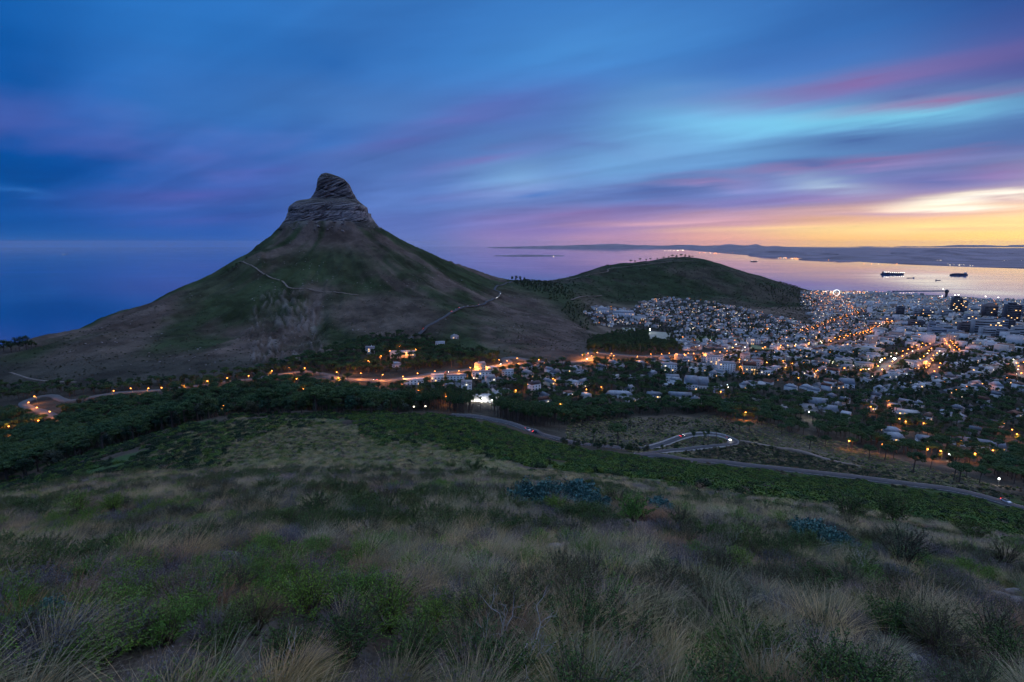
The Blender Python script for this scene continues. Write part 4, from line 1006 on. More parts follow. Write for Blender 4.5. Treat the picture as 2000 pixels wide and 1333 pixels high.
# ================================================================== street lamps
ORG = (1.0, 0.36, 0.055)
mlampo = emis('sodium_lamp', (1.0, 0.30, 0.045), 15.0, False)
mlampw = emis('white_lamp', (1.0, 0.85, 0.62), 10.0, False)
mlampr = emis('red_lamp', (1.0, 0.10, 0.05), 14.0, False)
mpole = plain('galvanised_steel', (0.25, 0.26, 0.27), 0.5, 0.1, 1.0, 0.6)
def lampmeshes(hd, ht):
    a = MB(); a.tube([(0,0,-1.5),(0,0,ht*0.5),(0,0,ht)], [0.11,0.09,0.06], 6); pole = a.mesh('pole', [mpole])
    a = MB(); a.tube([(0,0,ht-0.1),(0.7,0,ht+0.35),(1.5,0,ht+0.4)], [0.06,0.05,0.05], 5); arm = a.mesh('arm', [mpole])
    def headm(m_):
        a = MB(); a.lathe([(0.02,-hd*0.55),(hd*0.8,-hd*0.3),(hd,0),(hd*0.8,hd*0.3),(0.02,hd*0.5)], 8); return a.mesh('lamp_head', [m_], True)
    return pole, arm, {'o': headm(mlampo), 'w': headm(mlampw), 'r': headm(mlampr)}
LM_near = lampmeshes(0.60, 8.5); LM_mid = lampmeshes(0.85, 9.5); LM_far = lampmeshes(1.6, 11.0)
LBULB = {}
def bulb(c, watt):
    k = (c, watt)
    if k not in LBULB:
        d = bpy.data.lights.new('bulb', 'POINT'); d.energy = watt; d.shadow_soft_size = 0.5
        d.color = {'o': (1.0, 0.30, 0.05), 'w': (1.0, 0.93, 0.82), 'r': (1, .1, .05)}[c]; LBULB[k] = d
    return LBULB[k]
LAMPS = []
def lamp(x, y, z, c='o', watt=0, lm=None, label=None, group=None):
    lm = lm or (LM_near if y < 900 else LM_mid if y < 2000 else LM_far); ht = {id(LM_near): 8.5, id(LM_mid): 9.5, id(LM_far): 11.0}[id(lm)]
    root = empty('street_lamp', (x, y, z), random.random()*6.28)
    link('pole', lm[0], root); link('arm', lm[1], root); link('lamp_head', lm[2][c], root, (1.5, 0, ht+0.35))
    if watt:
        b = bpy.data.objects.new('bulb', bulb(c, watt)); COL.objects.link(b); b.parent = root; b.location = (1.5, 0, ht-0.3-lm[2][c].dimensions[2] if hasattr(lm[2][c], 'dimensions') else ht-1.0)
    tag(root, label, 'street lamp', group); LAMPS.append((root, x, y)); return root
def lamp_px(u, v, c='o', watt=0, ymin=420, label=None, group=None, lm=None):
    hd = 9.0; g = gnd(u, v+12, ymin)
    for _ in range(3):
        if not g: return None
        d = g[1]*CP-(g[2]-CAMZ)*SP; g = gnd(u, v+hd*F/d*0.95, ymin)
    if not g: return None
    return lamp(g[0], g[1], g[2], c, watt, lm, label, group)
def lamp_row(pts, what, watt, c='o', ymin=420, grp='orange street lamps'):
    pts = sorted(pts)
    for i, (u, v) in enumerate(pts): lamp_px(u, v, c, watt, ymin, '%s street lamp %s, %s from the left' % ({'o': 'orange', 'w': 'white'}[c], what, ordw(i)), grp)
lamp_row([(73,774),(55,787),(78,796),(100,805),(74,822),(19,834)], 'around the loop of the far-left lit road', 9000)
lamp_row([(221,764),(260,759),(289,759),(319,758),(360,752),(404,745),(447,739),(487,734),(530,725),(565,719),(598,719)], 'along the road under the mountain foot', 9000)
lamp_row([(661,727),(660,738),(707,730),(746,732),(785,736),(815,729),(850,726),(895,725),(917,719),(929,723),(949,716),(974,704),(992,705),(1011,700)], 'along the lit pass road', 24000)
lamp_row([(781,677),(760,686),(814,683),(743,696),(722,705),(694,717),(795,690)], 'among houses on the wooded slope', 7000)
lamp_row([(583,740),(437,794),(818,764),(872,774),(596,760)], 'in the dark wood left of the villa', 4000)
lamp_row([(1008,762),(1082,740),(1092,789),(1054,703),(1031,752),(1145,760),(1175,757)], 'between houses right of the villa', 4000)
lamp_row([(806,802),(829,802)], 'at the edge of the bare-trunked pine wood', 300, 'w')
lamp_row([(1139,694),(1154,696),(1148,690),(1168,689),(1192,691),(1199,695)], 'at the bright bend of the pass road', 26000)
lamp_row([(1244,696),(1272,692),(1290,692),(1308,691),(1322,693),(1337,692),(1345,690),(1356,691),(1371,690),(1387,689),(1396,686),(1406,688),(1418,686)], 'in the row below the forest', 14000)
lamp_row([(1716,876),(1804,891),(1834,905),(1894,924),(1757,819),(1801,826),(1955,827),(1974,840),(1986,849),(1699,794),(1732,782),(1770,824),(1655,860),(1875,862),(1934,880)], 'among the right-hand pines', 4000)
lamp_row([(1409,766),(1453,806),(1456,715),(1443,716),(1531,718),(1545,710),(1594,726),(1598,724),(1556,738),(1530,705)], 'between blocks of the near city', 6000)
# floodlights of the villa
mflood = emis('floodlight', (0.95, 1.0, 0.95), 60.0, False)
def flood(u, v, label, watt, ymin=480, r=0.5, col='w', ht=4.0):
    hd = ht; g = gnd(u, v+6, ymin)
    d = g[1]*CP-(g[2]-CAMZ)*SP; g = gnd(u, v+hd*F/d*0.95, ymin)
    root = tag(empty('floodlight', g), label, 'floodlight')
    a = MB(); a.tube([(0,0,-1),(0,0,ht)], [0.09,0.07], 6); link('pole', a.mesh('pole', [mpole]), root)
    a = MB(); a.lathe([(0.02,-r*.6),(r*.9,-r*.3),(r,0.1),(r*.7,r*.5),(0.02,r*.6)], 8); link('lamp_head', a.mesh('lamp_head', [mflood], True), root, (0, 0, ht+r*.6))
    b = bpy.data.objects.new('bulb', bulb(col, watt)); COL.objects.link(b); b.parent = root; b.location = (0, -1.0, ht-0.6)
for (u, v), nm in zip([(922,779),(943,780),(959,777),(961,783)], ['leftmost white floodlight in front of the floodlit villa','white floodlight at the middle of the floodlit villa','upper white floodlight at the right end of the villa','lower white floodlight at the right end of the villa']): flood(u, v, nm, 2200, r=0.7)
flood(1269,645, 'white floodlight beside the sports field', 6000, 900, 1.6, ht=12)
flood(1741,732, 'dazzling white floodlight beside the bright avenue', 9000, 900, 1.7, ht=12)
flood(1715,745, 'white floodlight at the foot of the bright avenue', 5000, 900, 1.2, ht=9)
flood(1579,806, 'left of two white lamps on the school-like block', 1500, 480, 0.6, ht=7)
flood(1584,808, 'right of two white lamps on the school-like block', 1500, 480, 0.6, ht=7)
flood(1852,889, 'white lamp beside houses among right-hand pines', 600, 420, 0.5, ht=6)
flood(1949,936, 'bright white lamp under pines at lower right', 1500, 330, 0.4, ht=5)
# avenue lamps, both kerbs
for ai, (P, nm) in enumerate(zip(P_av, ['along the upper city avenue','along the bright lower avenue','along the orange side street','at the bright orange junction','along the street at the right edge','along the short street above the junction','along the short street below the avenue','along the street under the far hill','along the street beside the curved blocks'])):
    L = np.concatenate([[0], np.cumsum(np.hypot(*np.diff(P[:, :2], axis=0).T))]); k = 0; stp = [30, 26, 26, 20, 24, 26, 26, 55, 40][ai]
    for s_ in np.arange(5, L[-1], stp):
        x = np.interp(s_, L, P[:, 0]); y = np.interp(s_, L, P[:, 1]); i = min(np.searchsorted(L, s_), len(P)-2)
        t = P[i+1, :2]-P[i, :2]; t = t/(np.hypot(*t)+1e-9); sg = 1 if k % 2 else -1
        x -= t[1]*sg*6.5; y += t[0]*sg*6.5
        lamp(x, y, float(hget(x, y)), 'o' if random.random() < 0.85 else 'w', 6500 if ai < 7 else 5000, LM_mid, 'orange street lamp %s, %s from its near end' % (nm, ordw(k)), 'lamps of the city avenues'); k += 1
# single lamps standing out in the nearer city
cand = [(i, j) for i, j in zip(hx, hy) if j < 1700]
random.shuffle(cand)
placed = []; nl = 0
items = []
for (x, y) in cand:
    x += 9; y -= 8
    if len(items) >= 300-len(LAMPS)-5: break
    if any(math.hypot(x-a, y-b) < 34 for a, b in placed): continue
    placed.append((x, y)); r_ = random.random()
    o = lamp(x, y, float(hget(x, y)), 'o' if r_ < 0.72 else 'w', 0 if random.random() < .5 else 4000, None, None, 'single lamps in the streets of the town')
    items.append((o, x, y, 'orange street lamp in town streets' if r_ < 0.72 else 'white street lamp in town streets'))
assign_labels(items, lambda t, n, l: '%s, %sto %s' % (t, n, l))
# the rest of the city's lamps and the lights of the far shore
def blobs(name, pts, rad, mats, idx, label):
    base = np.array([(1,0,0),(0,1,0),(-1,0,0),(0,-1,0),(0,0,1),(0,0,-1)], float)
    fo = np.array([(0,1,4,4),(1,2,4,4),(2,3,4,4),(3,0,4,4),(1,0,5,5),(2,1,5,5),(3,2,5,5),(0,3,5,5)])[:, :3]
    pts = np.asarray(pts, float); V = (pts[:, None]+base[None]*np.asarray(rad)[:, None, None]).reshape(-1, 3)
    Fq = (fo[None]+(np.arange(len(pts))*6)[:, None, None]).reshape(-1, 3)
    return tag(link(name, mesh_from(name, V, Fq, mats, np.repeat(idx, 8))), label, 'lights', kind='stuff')
mdo = emis('far_lamp_orange', (1.0, 0.32, 0.06), 4.5, False); mdw = emis('far_lamp_white', (1.0, 0.80, 0.55), 5.0, False); mdc = emis('far_lamp_cool', (0.80, 0.95, 1.0), 4.0, False)
sel = rest[(hr.random(len(rest)) < np.where(hy[rest] < 1700, 0.26, np.where(hu[rest] < 1560, 0.26, 0.42)))]
lx = hx[sel]+hr.uniform(6, 12, len(sel)); ly = hy[sel]-hr.uniform(5, 9, len(sel)); lz = hget(lx, ly)+hr.uniform(6, 10, len(sel))
rad = np.clip(ly*0.00050, 0.6, 2.1)*hr.uniform(0.55, 1.25, len(sel))
warm = fbm(lx/300, ly/300, 2, 171) > 0.05
idx = np.where(hr.random(len(sel)) < np.where(warm, 0.8, 0.5), 0, np.where(hr.random(len(sel)) < .7, 1, 2))
extra = []; ei = []; er = []
def cl(u0, v0, u1, v1, n, ki, jit=1.0, r=None, z=10):
    for k in range(n):
        t = hr.random(); u = u0+(u1-u0)*t+hr.normal()*jit; v = v0+(v1-v0)*t+hr.normal()*jit*0.25
        x, y, z_ = sea(u, v, z)
        extra.append((x, y, z)); ei.append(ki if hr.random() < .8 else 1); er.append((r if r else y*0.00042)*hr.uniform(.6, 1.3))
cl(1298,490,1335,489,16,1); cl(1340,486,1440,483,30,1,3); cl(1370,494,1430,495,16,0,3)
cl(1520,503.5,1560,505,26,0,1.2); cl(1565,506,1660,508,46,0,1.4); cl(1060,500,1095,501,9,1,1.5,z=6)
cl(1710,492,1745,490,12,0,2); cl(1825,508,1845,510,14,1,1.5); cl(1850,517,1900,519,18,1,3); cl(1760,508,2000,505,28,0,4); cl(1950,512,2010,507,12,1,4); cl(1690,515,1760,516,8,0,2)
# harbour quays and bright yards
cl(1720,574,1790,572,34,1,2.5,1.6); cl(1776,586,1842,579,32,2,.8,2.0); cl(1828,595,1870,596,30,1,3,2.2); cl(1860,581,1890,583,18,1,2,2.0); cl(1580,577,1700,579,26,0,5,1.2); cl(1600,573,1720,574,14,2,2,1.1)
cl(1800,617,1830,622,46,0,5,2.0,18); cl(1800,620,1828,622,18,1,4,1.8,18); cl(1895,589,1990,592,14,0,4,2.2)
ex = np.array(extra)
blobs('city_lights', np.vstack([np.column_stack([lx, ly, lz]), ex]), np.concatenate([rad, er]), [mdo, mdw, mdc], np.concatenate([idx, ei]), 'scatter of small orange and white lights over the city and the far shore')

# ================================================================== cars
mcarw = plain('car_paint_white', (0.75, 0.76, 0.78), 0.3, 0.03, 1); mcard = plain('car_paint_dark', (0.03, 0.035, 0.05), 0.3, 0.03, 1); mcars = plain('car_paint_silver', (0.45, 0.47, 0.5), 0.3, 0.03, 1, 0.4)
mtyre = plain('tyre_rubber', (0.02, 0.02, 0.02), 0.9, 0.1, 4); mhead = emis('headlamp', (1.0, 0.95, 0.85), 40, False); mtail = emis('tail_lamp', (1.0, 0.04, 0.03), 14, False); mheadoff = plain('headlamp_glass', (0.7, 0.7, 0.7), 0.2, 0.05, 2)
CM = {}
def carmesh():
    prof = [(-2.15,0.35),(-2.2,0.75),(-1.9,0.95),(1.0,0.98),(2.05,0.82),(2.2,0.55),(2.15,0.35)]
    cab = [(-1.75,0.96),(-1.25,1.48),(0.25,1.5),(1.05,0.98)]
    def ext(p, hw, tip):
        n = len(p); V = [(x, s*hw*(tip if 0 < i < n-1 and tip < 1 else 1), z) for s in (-1, 1) for i, (x, z) in enumerate(p)]
        Fq = [(i, i+1, n+i+1, n+i) for i in range(n-1)]+[(n-1, 0, n, 2*n-1)]
        Fq += [tuple(range(n))[::-1], tuple(range(n, 2*n))]
        return mesh_from('x', V, Fq)
    return ext(prof, 0.88, 1.0), ext(cab, 0.80, 0.84)
bodyM, cabM = carmesh(); cabM.materials.append(mglass); cabM.name = 'cabin_glass'
a = MB(); a.lathe([(0.02,-0.1),(0.30,-0.11),(0.32,0),(0.30,0.11),(0.02,0.1)], 12); wheelM = a.mesh('wheel', [mtyre], True)
def smallbox(w, mt, nm):
    a = MB(); a.box(-0.05, 0.06, -w/2, w/2, -0.09, 0.09); return a.mesh(nm, [mt])
hlM, hoM, tlM = smallbox(0.42, mhead, 'headlight'), smallbox(0.42, mheadoff, 'headlight'), smallbox(0.4, mtail, 'tail_light')
def car(x, y, z, rz, paint, label, lit=False, beam=0, sc=1.0):
    root = tag(empty('car', (x, y, z), rz, sc), label, 'car', 'cars on the hillside roads')
    b = bodyM.copy(); b.materials.append(paint); b.name = 'body'; link('body', b, root); link('cabin_glass', cabM, root)
    for sx_ in (-1.35, 1.35):
        for sy_ in (-0.8, 0.8):
            o = link('wheel', wheelM, root, (sx_, sy_, 0.32)); o.rotation_euler = (PI/2, 0, 0)
    for sy_ in (-0.6, 0.6):
        link('headlight', hlM if lit else hoM, root, (2.17, sy_, 0.66)); link('tail_light', tlM, root, (-2.19, sy_, 0.78))
    if beam:
        d = bpy.data.lights.new('beam', 'SPOT'); d.energy = beam; d.spot_size = R(70); d.spot_blend = 0.6; d.color = (1, .93, .8); d.shadow_soft_size = 0.3
        o = bpy.data.objects.new('beam', d); COL.objects.link(o); o.parent = root; o.location = (2.4, 0, 0.8); o.rotation_euler = (0, -PI/2+0.05, 0)
def car_on(P, u, v, side, paint, label, rev=False, lit=True, beam=0, sc=1.0):
    pu, pv = proj(P[:, 0], P[:, 1], P[:, 2]); k = int(np.argmin((pu-u)**2+(pv-v)**2)); k = min(max(k, 1), len(P)-2)
    t = P[k+1, :2]-P[k-1, :2]; t /= np.hypot(*t); n = np.array([-t[1], t[0]])
    car(P[k, 0]+n[0]*side, P[k, 1]+n[1]*side, P[k, 2]+0.02, math.atan2(t[1], t[0])+(PI if rev else 0), paint, label, lit, beam, sc)
car_on(P_mtn, 1036, 846, -2, mcarw, 'white car parked on the winding road left of the hairpin', lit=False)
car_on(P_mtn, 1047, 850, -2, mcard, 'dark car parked just behind the white one on the winding road', lit=False)
car_on(P_mtn, 1428, 858, -1.8, mcars, 'silver car with headlights on rounding the hairpin tip', lit=True, beam=900)
car_on(P_mtn, 1337, 856, 1.8, mcard, 'dark car with red tail lights entering the hairpin', rev=False, beam=500)
car_on(P_mtn, 1960, 986, 1.5, mcarw, 'white car on the road at the lower right', lit=False)
for i, (u, v, p, nm, rv) in enumerate([(990,711,mcars,'silver car with headlights at the lit road bend',False),(981,715,mcard,'dark car with red tail lights at the lit road bend',True),(962,718,mcarw,'white car with headlights left of the lit road bend',False),(728,744,mcarw,'white car with bright headlights at the car park end of the pass road',True),(870,729,mcard,'dark car halfway along the lit pass road',False),(1152,702,mcarw,'white car with headlights at the bright bend lamp',True),(1143,696,mcard,'dark car with red tail lights above the bright bend lamp',False)]):
    car_on(P_main, u, v, 3.0 if i % 2 else -3.0, p, nm, rv, True, 1200)
for i, (u, v) in enumerate([(886,611),(893,608),(901,606),(908,604),(916,602),(926,600),(938,597)]): car_on(P_sig, u, v, 2.6, [mcarw, mcars][i % 2], '%s car parked along the ridge road, %s from the left' % (['white', 'silver'][i % 2], ordw(i)), lit=False)
car_on(P_sig, 976, 574, -2, mcarw, 'white car with headlights at the top bend of the ridge road', True, True, 5000)
car_on(P_sig, 970, 583, -2, mcarw, 'white car with headlights just below the top bend of the ridge road', True, True, 5000)
car_on(P_sig, 832, 642, 2, mcard, 'dark car with red tail lights low on the ridge road', False, True, 0)

# ================================================================== harbour: breakwater, quays, wheel, tower, ships
mconc = plain('quay_concrete', (0.20, 0.20, 0.20), 0.9, 0.3, 0.02)
def quay(name, px, width, zt=4.0, label=None):
    P = np.array([sea(u, v)[:2] for u, v in px]); P = catmull(P, 60); o, Pz, _ = ribbon(name, P, width, mconc, flatz=zt, skirt=zt+4)
    return o
quay('breakwater', [(1745,569.5),(1790,569.2),(1842,568.8)], 26, 5)
quay('quay', [(1700,573),(1735,573.4),(1757,575.5)], 60); quay('quay', [(1774,578),(1800,577.2),(1838,578.5)], 34); quay('quay', [(1858,580),(1885,581.5),(1930,586),(1985,592),(2030,596)], 60); quay('quay', [(1895,599),(1935,600),(1985,603)], 30)
mshiph = plain('ship_hull_dark', (0.12, 0.10, 0.13), 0.6, 0.2, 0.02); mshipw = plain('ship_superstructure', (0.55, 0.55, 0.55), 0.6, 0.1, 0.05)
mcont = [plain('container_%s' % n, c, 0.7, 0.1, 0.1) for n, c in [('rust', (0.20,0.07,0.05)), ('blue', (0.06,0.09,0.18)), ('grey', (0.2,0.2,0.21))]]
mdeckl = emis('deck_lamp', (1.0, 0.95, 0.85), 10, False)
def ship(u0, u1, vb, rev, label, cargo=True, lights=0, hf=0.05):
    x0, y0, _ = sea(u0, vb); x1, y1, _ = sea(u1, vb); Ln = math.hypot(x1-x0, y1-y0); cx_, cy_ = (x0+x1)/2, (y0+y1)/2
    root = tag(empty('cargo_ship' if cargo else 'ship', (cx_, cy_, 0), math.atan2(y1-y0, x1-x0)+(PI if rev else 0)), label, 'ship')
    B = Ln*0.15; D = Ln*hf
    st = np.array([(-0.5,0.75,0.9),(-0.47,0.95,1),(-0.2,1,1),(0.25,1,1),(0.4,0.75,1.08),(0.48,0.3,1.2),(0.505,0.03,1.28)])
    V = []; Fq = []
    for t, b, zf in st: V += [(t*Ln,-b*B/2*0.8,-3),(t*Ln,-b*B/2,D*zf),(t*Ln,b*B/2,D*zf),(t*Ln,b*B/2*0.8,-3)]
    for i in range(len(st)-1):
        for j in range(3): Fq.append((i*4+j, i*4+j+1, i*4+j+5, i*4+j+4))
    Fq += [(0,3,2,1)]
    link('hull', mesh_from('hull', V, Fq, [mshiph]), root)
    a = MB(); a.box(-0.42*Ln, -0.34*Ln, -B*.42, B*.42, D*0.99, D*2.3); a.box(-0.41*Ln, -0.36*Ln, -B*.5, B*.5, D*2.3+0.01, D*2.6); link('bridge_house', a.mesh('bridge_house', [mshipw]), root)
    a = MB(); a.box(-0.46*Ln, -0.43*Ln, -B*.12, B*.12, D*0.99, D*2.5); link('funnel', a.mesh('funnel', [mcont[0]]), root)
    if cargo:
        for k in range(9):
            t0 = -0.31+k*0.078; hgt = D*(0.7+0.35*hr.random())*(1.0 if k < 7 else 0.7)
            a = MB(); a.box(t0*Ln, (t0+0.066)*Ln, -B*.45*(1 if k < 8 else .7), B*.45*(1 if k < 8 else .7), D*1.003, D+hgt); link('container_stack', a.mesh('container_stack', [mcont[k % 3]]), root)
    a = MB(); a.tube([(0.44*Ln,0,D),(0.44*Ln,0,D*2.0)], [0.8,0.4], 5); link('mast', a.mesh('mast', [mshipw]), root)
    for k in range(lights):
        a = MB(); r = Ln*0.006; a.box(-r, r, -r, r, -r, r); link('deck_light', a.mesh('deck_light', [mdeckl]), root, ((-0.4+0.85*k/max(1, lights-1))*Ln, -B*.47, D*(1.7+0.5*(k < 3))))
ship(1721,1765,536.5,False,'long container ship with a row of bright deck lights','x',11)
ship(1855,1889,538,True,'dark loaded container ship right of the brightly lit one','x',0,0.06)
ship(1771,1786,543.6,True,'small coaster below the brightly lit container ship',False,1)
ship(1827,1837,548.3,False,'tiny dark boat between the two container ships',False,0,0.09)
ship(1466,1480,511.5,False,'faint distant ship above the right shoulder of the green hill',True,2)
ship(122,132,497.5,False,'lone bright ship far out on the left sea',False,3)
ship(1110,1126,531,False,'lit ship off the dip between the two hills',False,3) if False else None
# observation wheel
g = gnd(1633, 579, 2500); Rw = 19.0
wr = tag(empty('ferris_wheel', g, -0.2), 'white lit ferris wheel at the left of the waterfront', 'ferris wheel')
mwheel = emis('wheel_lights', (0.92, 0.95, 1.0), 3.0, False)
a = MB(); t = np.linspace(0, 2*PI, 41); a.tube(np.stack([Rw*np.cos(t), 0*t, 24+Rw*np.sin(t)], 1), 1.3, 6); link('rim', a.mesh('rim', [mwheel]), wr)
for k in range(12):
    t = k*PI/6; a = MB(); a.tube([(0,0,24),(Rw*math.cos(t),0,24+Rw*math.sin(t))], 0.3, 4); link('spoke', a.mesh('spoke', [mpole]), wr)
    a = MB(); a.lathe([(0.05,-2.6),(1.1,-2.2),(1.2,-0.8),(0.05,-0.4)], 8, o=(Rw*1.06*math.cos(t),0,24+Rw*1.06*math.sin(t))); link('cabin', a.mesh('cabin', [mshipw]), wr)
for sx_ in (-1, 1):
    a = MB(); a.tube([(sx_*10,3,-1),(0,1.5,24)], [0.9,0.6], 5); a.tube([(sx_*10,-3,-1),(0,-1.5,24)], [0.9,0.6], 5); link('support_leg', a.mesh('support_leg', [mshipw]), wr)
# port tower with a rounded head
x, y, z = sea(1847, 584, 4)
pt = tag(empty('port_tower', (x, y, z)), 'tall round-topped port tower on the harbour quay', 'tower')
a = MB(); a.lathe([(9,-4),(9,40),(9.5,48)], 12); link('shaft', a.mesh('shaft', [TM[4]]), pt)
a = MB(); a.lathe([(9.5,48.01),(14,52),(14,62),(11,68),(4,72),(0.1,73)], 12); link('tower_head', a.mesh('tower_head', [TM[0]]), pt)
for i, (u, v) in enumerate([(1864,577.5),(1871,577),(1924,580.5),(1948,582.5),(1980,594),(1985,594.5),(1841.5,565)]):
    x, y, z = sea(u, v+6, 4); r = tag(empty('light_mast', (x, y, 4)), 'tall harbour light mast with bright lamps, %s from the left' % ordw([1,2,3,4,5,6,0][i]), 'light mast', 'harbour light masts')
    a = MB(); a.tube([(0,0,-4),(0,0,26)], [0.8,0.4], 6); link('pole', a.mesh('pole', [mpole]), r)
    a = MB(); a.lathe([(0.1,-1.5),(3.2,-0.8),(3.6,0.4),(1.5,1.6),(0.1,1.8)], 8); link('lamp_head', a.mesh('lamp_head', [emis('mast_lamp', (1.0, .9, .72), 16, False)] if i == 0 else [bpy.data.materials['mast_lamp']], True), r, (0, 0, 27))

# surf below the far-left slope
msurf = plain('surf_foam', (0.55, 0.60, 0.66), .6, .2, .05)
for q in ([(30,669),(52,667.5),(80,666.8),(104,667.5)],):
    P = catmull(np.array([sea(u, v)[:2] for u, v in q]), 15); o, _, _ = ribbon('surf', P, 7, msurf, flatz=0.35, skirt=0.6)
# ================================================================== plants: prototypes
def leafmat(name, c1, c2, rough=0.7, rnd=0.3, tip=None, zr=(0, 1)):
    m, nb, bs = newmat(name); oi = nb.node('ShaderNodeObjectInfo'); geo = nb.node('ShaderNodeNewGeometry'); tcn = nb.node('ShaderNodeTexCoord')
    n = nb.noise(tcn.outputs['Object'], 1.7, 3.0); rnd_i = geo.outputs['Random Per Island']
    c = nb.mix(nb.mrange(nb.m('ADD', nb.m('MULTIPLY', n.outputs[0], 0.6), nb.m('MULTIPLY', rnd_i, 0.4)), 0.25, 0.75), (*c1, 1), (*c2, 1))
    if tip:
        sp = nb.node('ShaderNodeSeparateXYZ'); nb.l.new(tcn.outputs['Object'], sp.inputs[0])
        c = nb.mix(nb.mrange(sp.outputs[2], zr[0], zr[1]), c, (*tip, 1))
    k = nb.m('ADD', 1-rnd, nb.m('MULTIPLY', oi.outputs['Random'], 2*rnd)); k2 = nb.m('ADD', 1-rnd*.6, nb.m('MULTIPLY', nb.m('FRACT', nb.m('MULTIPLY', oi.outputs['Random'], 7.3)), 1.2*rnd))
    nb.put(bs.inputs['Base Color'], nb.mix(1.0, c, nb.comb(k, nb.m('MULTIPLY', nb.m('ADD', k, k2), .5), k2), 'MULTIPLY'))
    bs.inputs['Roughness'].default_value = rough; bs.inputs['Specular IOR Level'].default_value = 0.15
    return m
mbark = plain('pine_bark', (0.11, 0.085, 0.07), 0.95, 0.35, 1.5)
mpine = leafmat('pine_needles', (0.060, 0.112, 0.036), (0.027, 0.058, 0.024))
mleaf = leafmat('evergreen_leaves', (0.050, 0.086, 0.035), (0.022, 0.045, 0.022), rnd=0.5)
mgum = leafmat('grey_green_leaves', (0.075, 0.085, 0.055), (0.035, 0.045, 0.03), rnd=0.3)
def sph(n, rg):
    d = rg.normal(size=(n, 3)); return d/np.linalg.norm(d, axis=1)[:, None]
def crown(mb, lobes, per, size, rg, mi=0, shell=(0.55, 1.0), up=0.5):
    for (cx_, cy_, cz_, rx, ry, rz) in lobes:
        d = sph(per, rg); r = rg.uniform(shell[0], shell[1], per)[:, None]
        P = d*r*np.array([rx, ry, rz])+np.array([cx_, cy_, cz_]); N = d+rg.normal(size=(per, 3))*0.55; N[:, 2] += up
        mb.cards(P, N, size*rg.uniform(.7, 1.4, per), size*rg.uniform(.5, .9, per), rg, mi)
def tree_stone(seed, H_=13.0, Wd=5.2):
    rg = np.random.default_rng(seed); t = MB(); c = MB(); top = H_*0.62; bend = rg.normal(size=2)*0.35
    t.tube([(0,0,-1.5),(bend[0]*.3,bend[1]*.3,top*.4),(bend[0],bend[1],top)], [0.42,0.32,0.24], 7)
    lobes = []
    for k in range(9):
        a = k*2*PI/9+rg.normal()*.2; r = Wd*rg.uniform(.48, .72); z = H_*0.80+rg.normal()*.35
        e = np.array([bend[0]+r*math.cos(a), bend[1]+r*math.sin(a), z]); s = np.array([bend[0], bend[1], top-rg.random()*.8])
        t.tube([s, (s+e)/2+np.array([0,0,-.1])+rg.normal(size=3)*.15, e], [0.16,0.11,0.04], 5); lobes.append((*e, Wd*rg.uniform(.30,.40), Wd*rg.uniform(.30,.40), H_*rg.uniform(.065,.10)))
    for k in range(4):
        a = rg.random()*6.28; r = Wd*rg.uniform(.05, .3); lobes.append((bend[0]+r*math.cos(a), bend[1]+r*math.sin(a), H_*.87+rg.random()*.5, Wd*.38, Wd*.38, H_*.085))
    crown(c, lobes, 120, 0.62, rg, up=0.8)
    return t.mesh('trunk', [mbark], True), c.mesh('crown', [mpine])
def tree_broad(seed, H_=9.0, Wd=4.2, mat=None):
    rg = np.random.default_rng(seed); t = MB(); c = MB()
    t.tube([(0,0,-1.5),(.1,0,H_*.2),(.2,.1,H_*.42)], [0.30,0.24,0.16], 6); lobes = []
    for k in range(11):
        a = rg.random()*6.28; zf = rg.uniform(.36, .88); r = Wd*rg.uniform(.15, .62)*math.sqrt(max(.15, 1-((zf-.5)/.5)**2)); e = np.array([r*math.cos(a), r*math.sin(a), H_*zf])
        t.tube([(.15,.05,H_*.3),(e*np.array([.5,.5,1])+np.array([0,0,H_*.3]))*np.array([1,1,.5]),e], [0.12,0.08,0.03], 4); q = Wd*rg.uniform(.30, .44); lobes.append((*e, q, q, q*.72))
    crown(c, lobes, 110, 0.55, rg)
    return t.mesh('trunk', [mbark], True), c.mesh('crown', [mat or mleaf])
def tree_tall(seed, H_=17.0):
    rg = np.random.default_rng(seed); t = MB(); c = MB(); b = rg.normal(size=2)*.5
    t.tube([(0,0,-1.5),(b[0]*.4,b[1]*.4,H_*.5),(b[0],b[1],H_*.93)], [0.30,0.22,0.08], 6); lobes = []
    for k in range(9):
        a = rg.random()*6.28; z = H_*rg.uniform(.66, .97); r = rg.uniform(.5, 2.0)*(1.25-z/H_)*2.4; e = np.array([b[0]+r*math.cos(a), b[1]+r*math.sin(a), z+.4])
        t.tube([(b[0]*z/H_, b[1]*z/H_, z-.3), e], [0.07,0.03], 4); lobes.append((*e, 1.3, 1.3, .7))
    for k in range(6):
        a = rg.random()*6.28; z = H_*rg.uniform(.25, .6); t.tube([(b[0]*z/H_, b[1]*z/H_, z),(b[0]*z/H_+math.cos(a)*1.2, b[1]*z/H_+math.sin(a)*1.2, z+.3)], [0.05,0.015], 4)
    crown(c, lobes, 85, 0.5, rg)
    return t.mesh('trunk', [mbark], True), c.mesh('crown', [mpine])
PT = [('stone_pine', tree_stone(1), 'umbrella-crowned stone pine'), ('stone_pine', tree_stone(2, 12, 5.8), 'broad flat-crowned stone pine'), ('stone_pine', tree_stone(3, 14.5, 4.6), 'tall umbrella-crowned stone pine'),
      ('evergreen_tree', tree_broad(4), 'round dark evergreen tree'), ('evergreen_tree', tree_broad(5, 10.5, 4.6), 'large dark evergreen tree'), ('evergreen_tree', tree_broad(6, 8, 4.4, mgum), 'grey-green bushy tree'),
      ('pine_tree', tree_tall(7), 'tall bare-trunked pine'), ('pine_tree', tree_tall(8, 15), 'slim bare-trunked pine')]
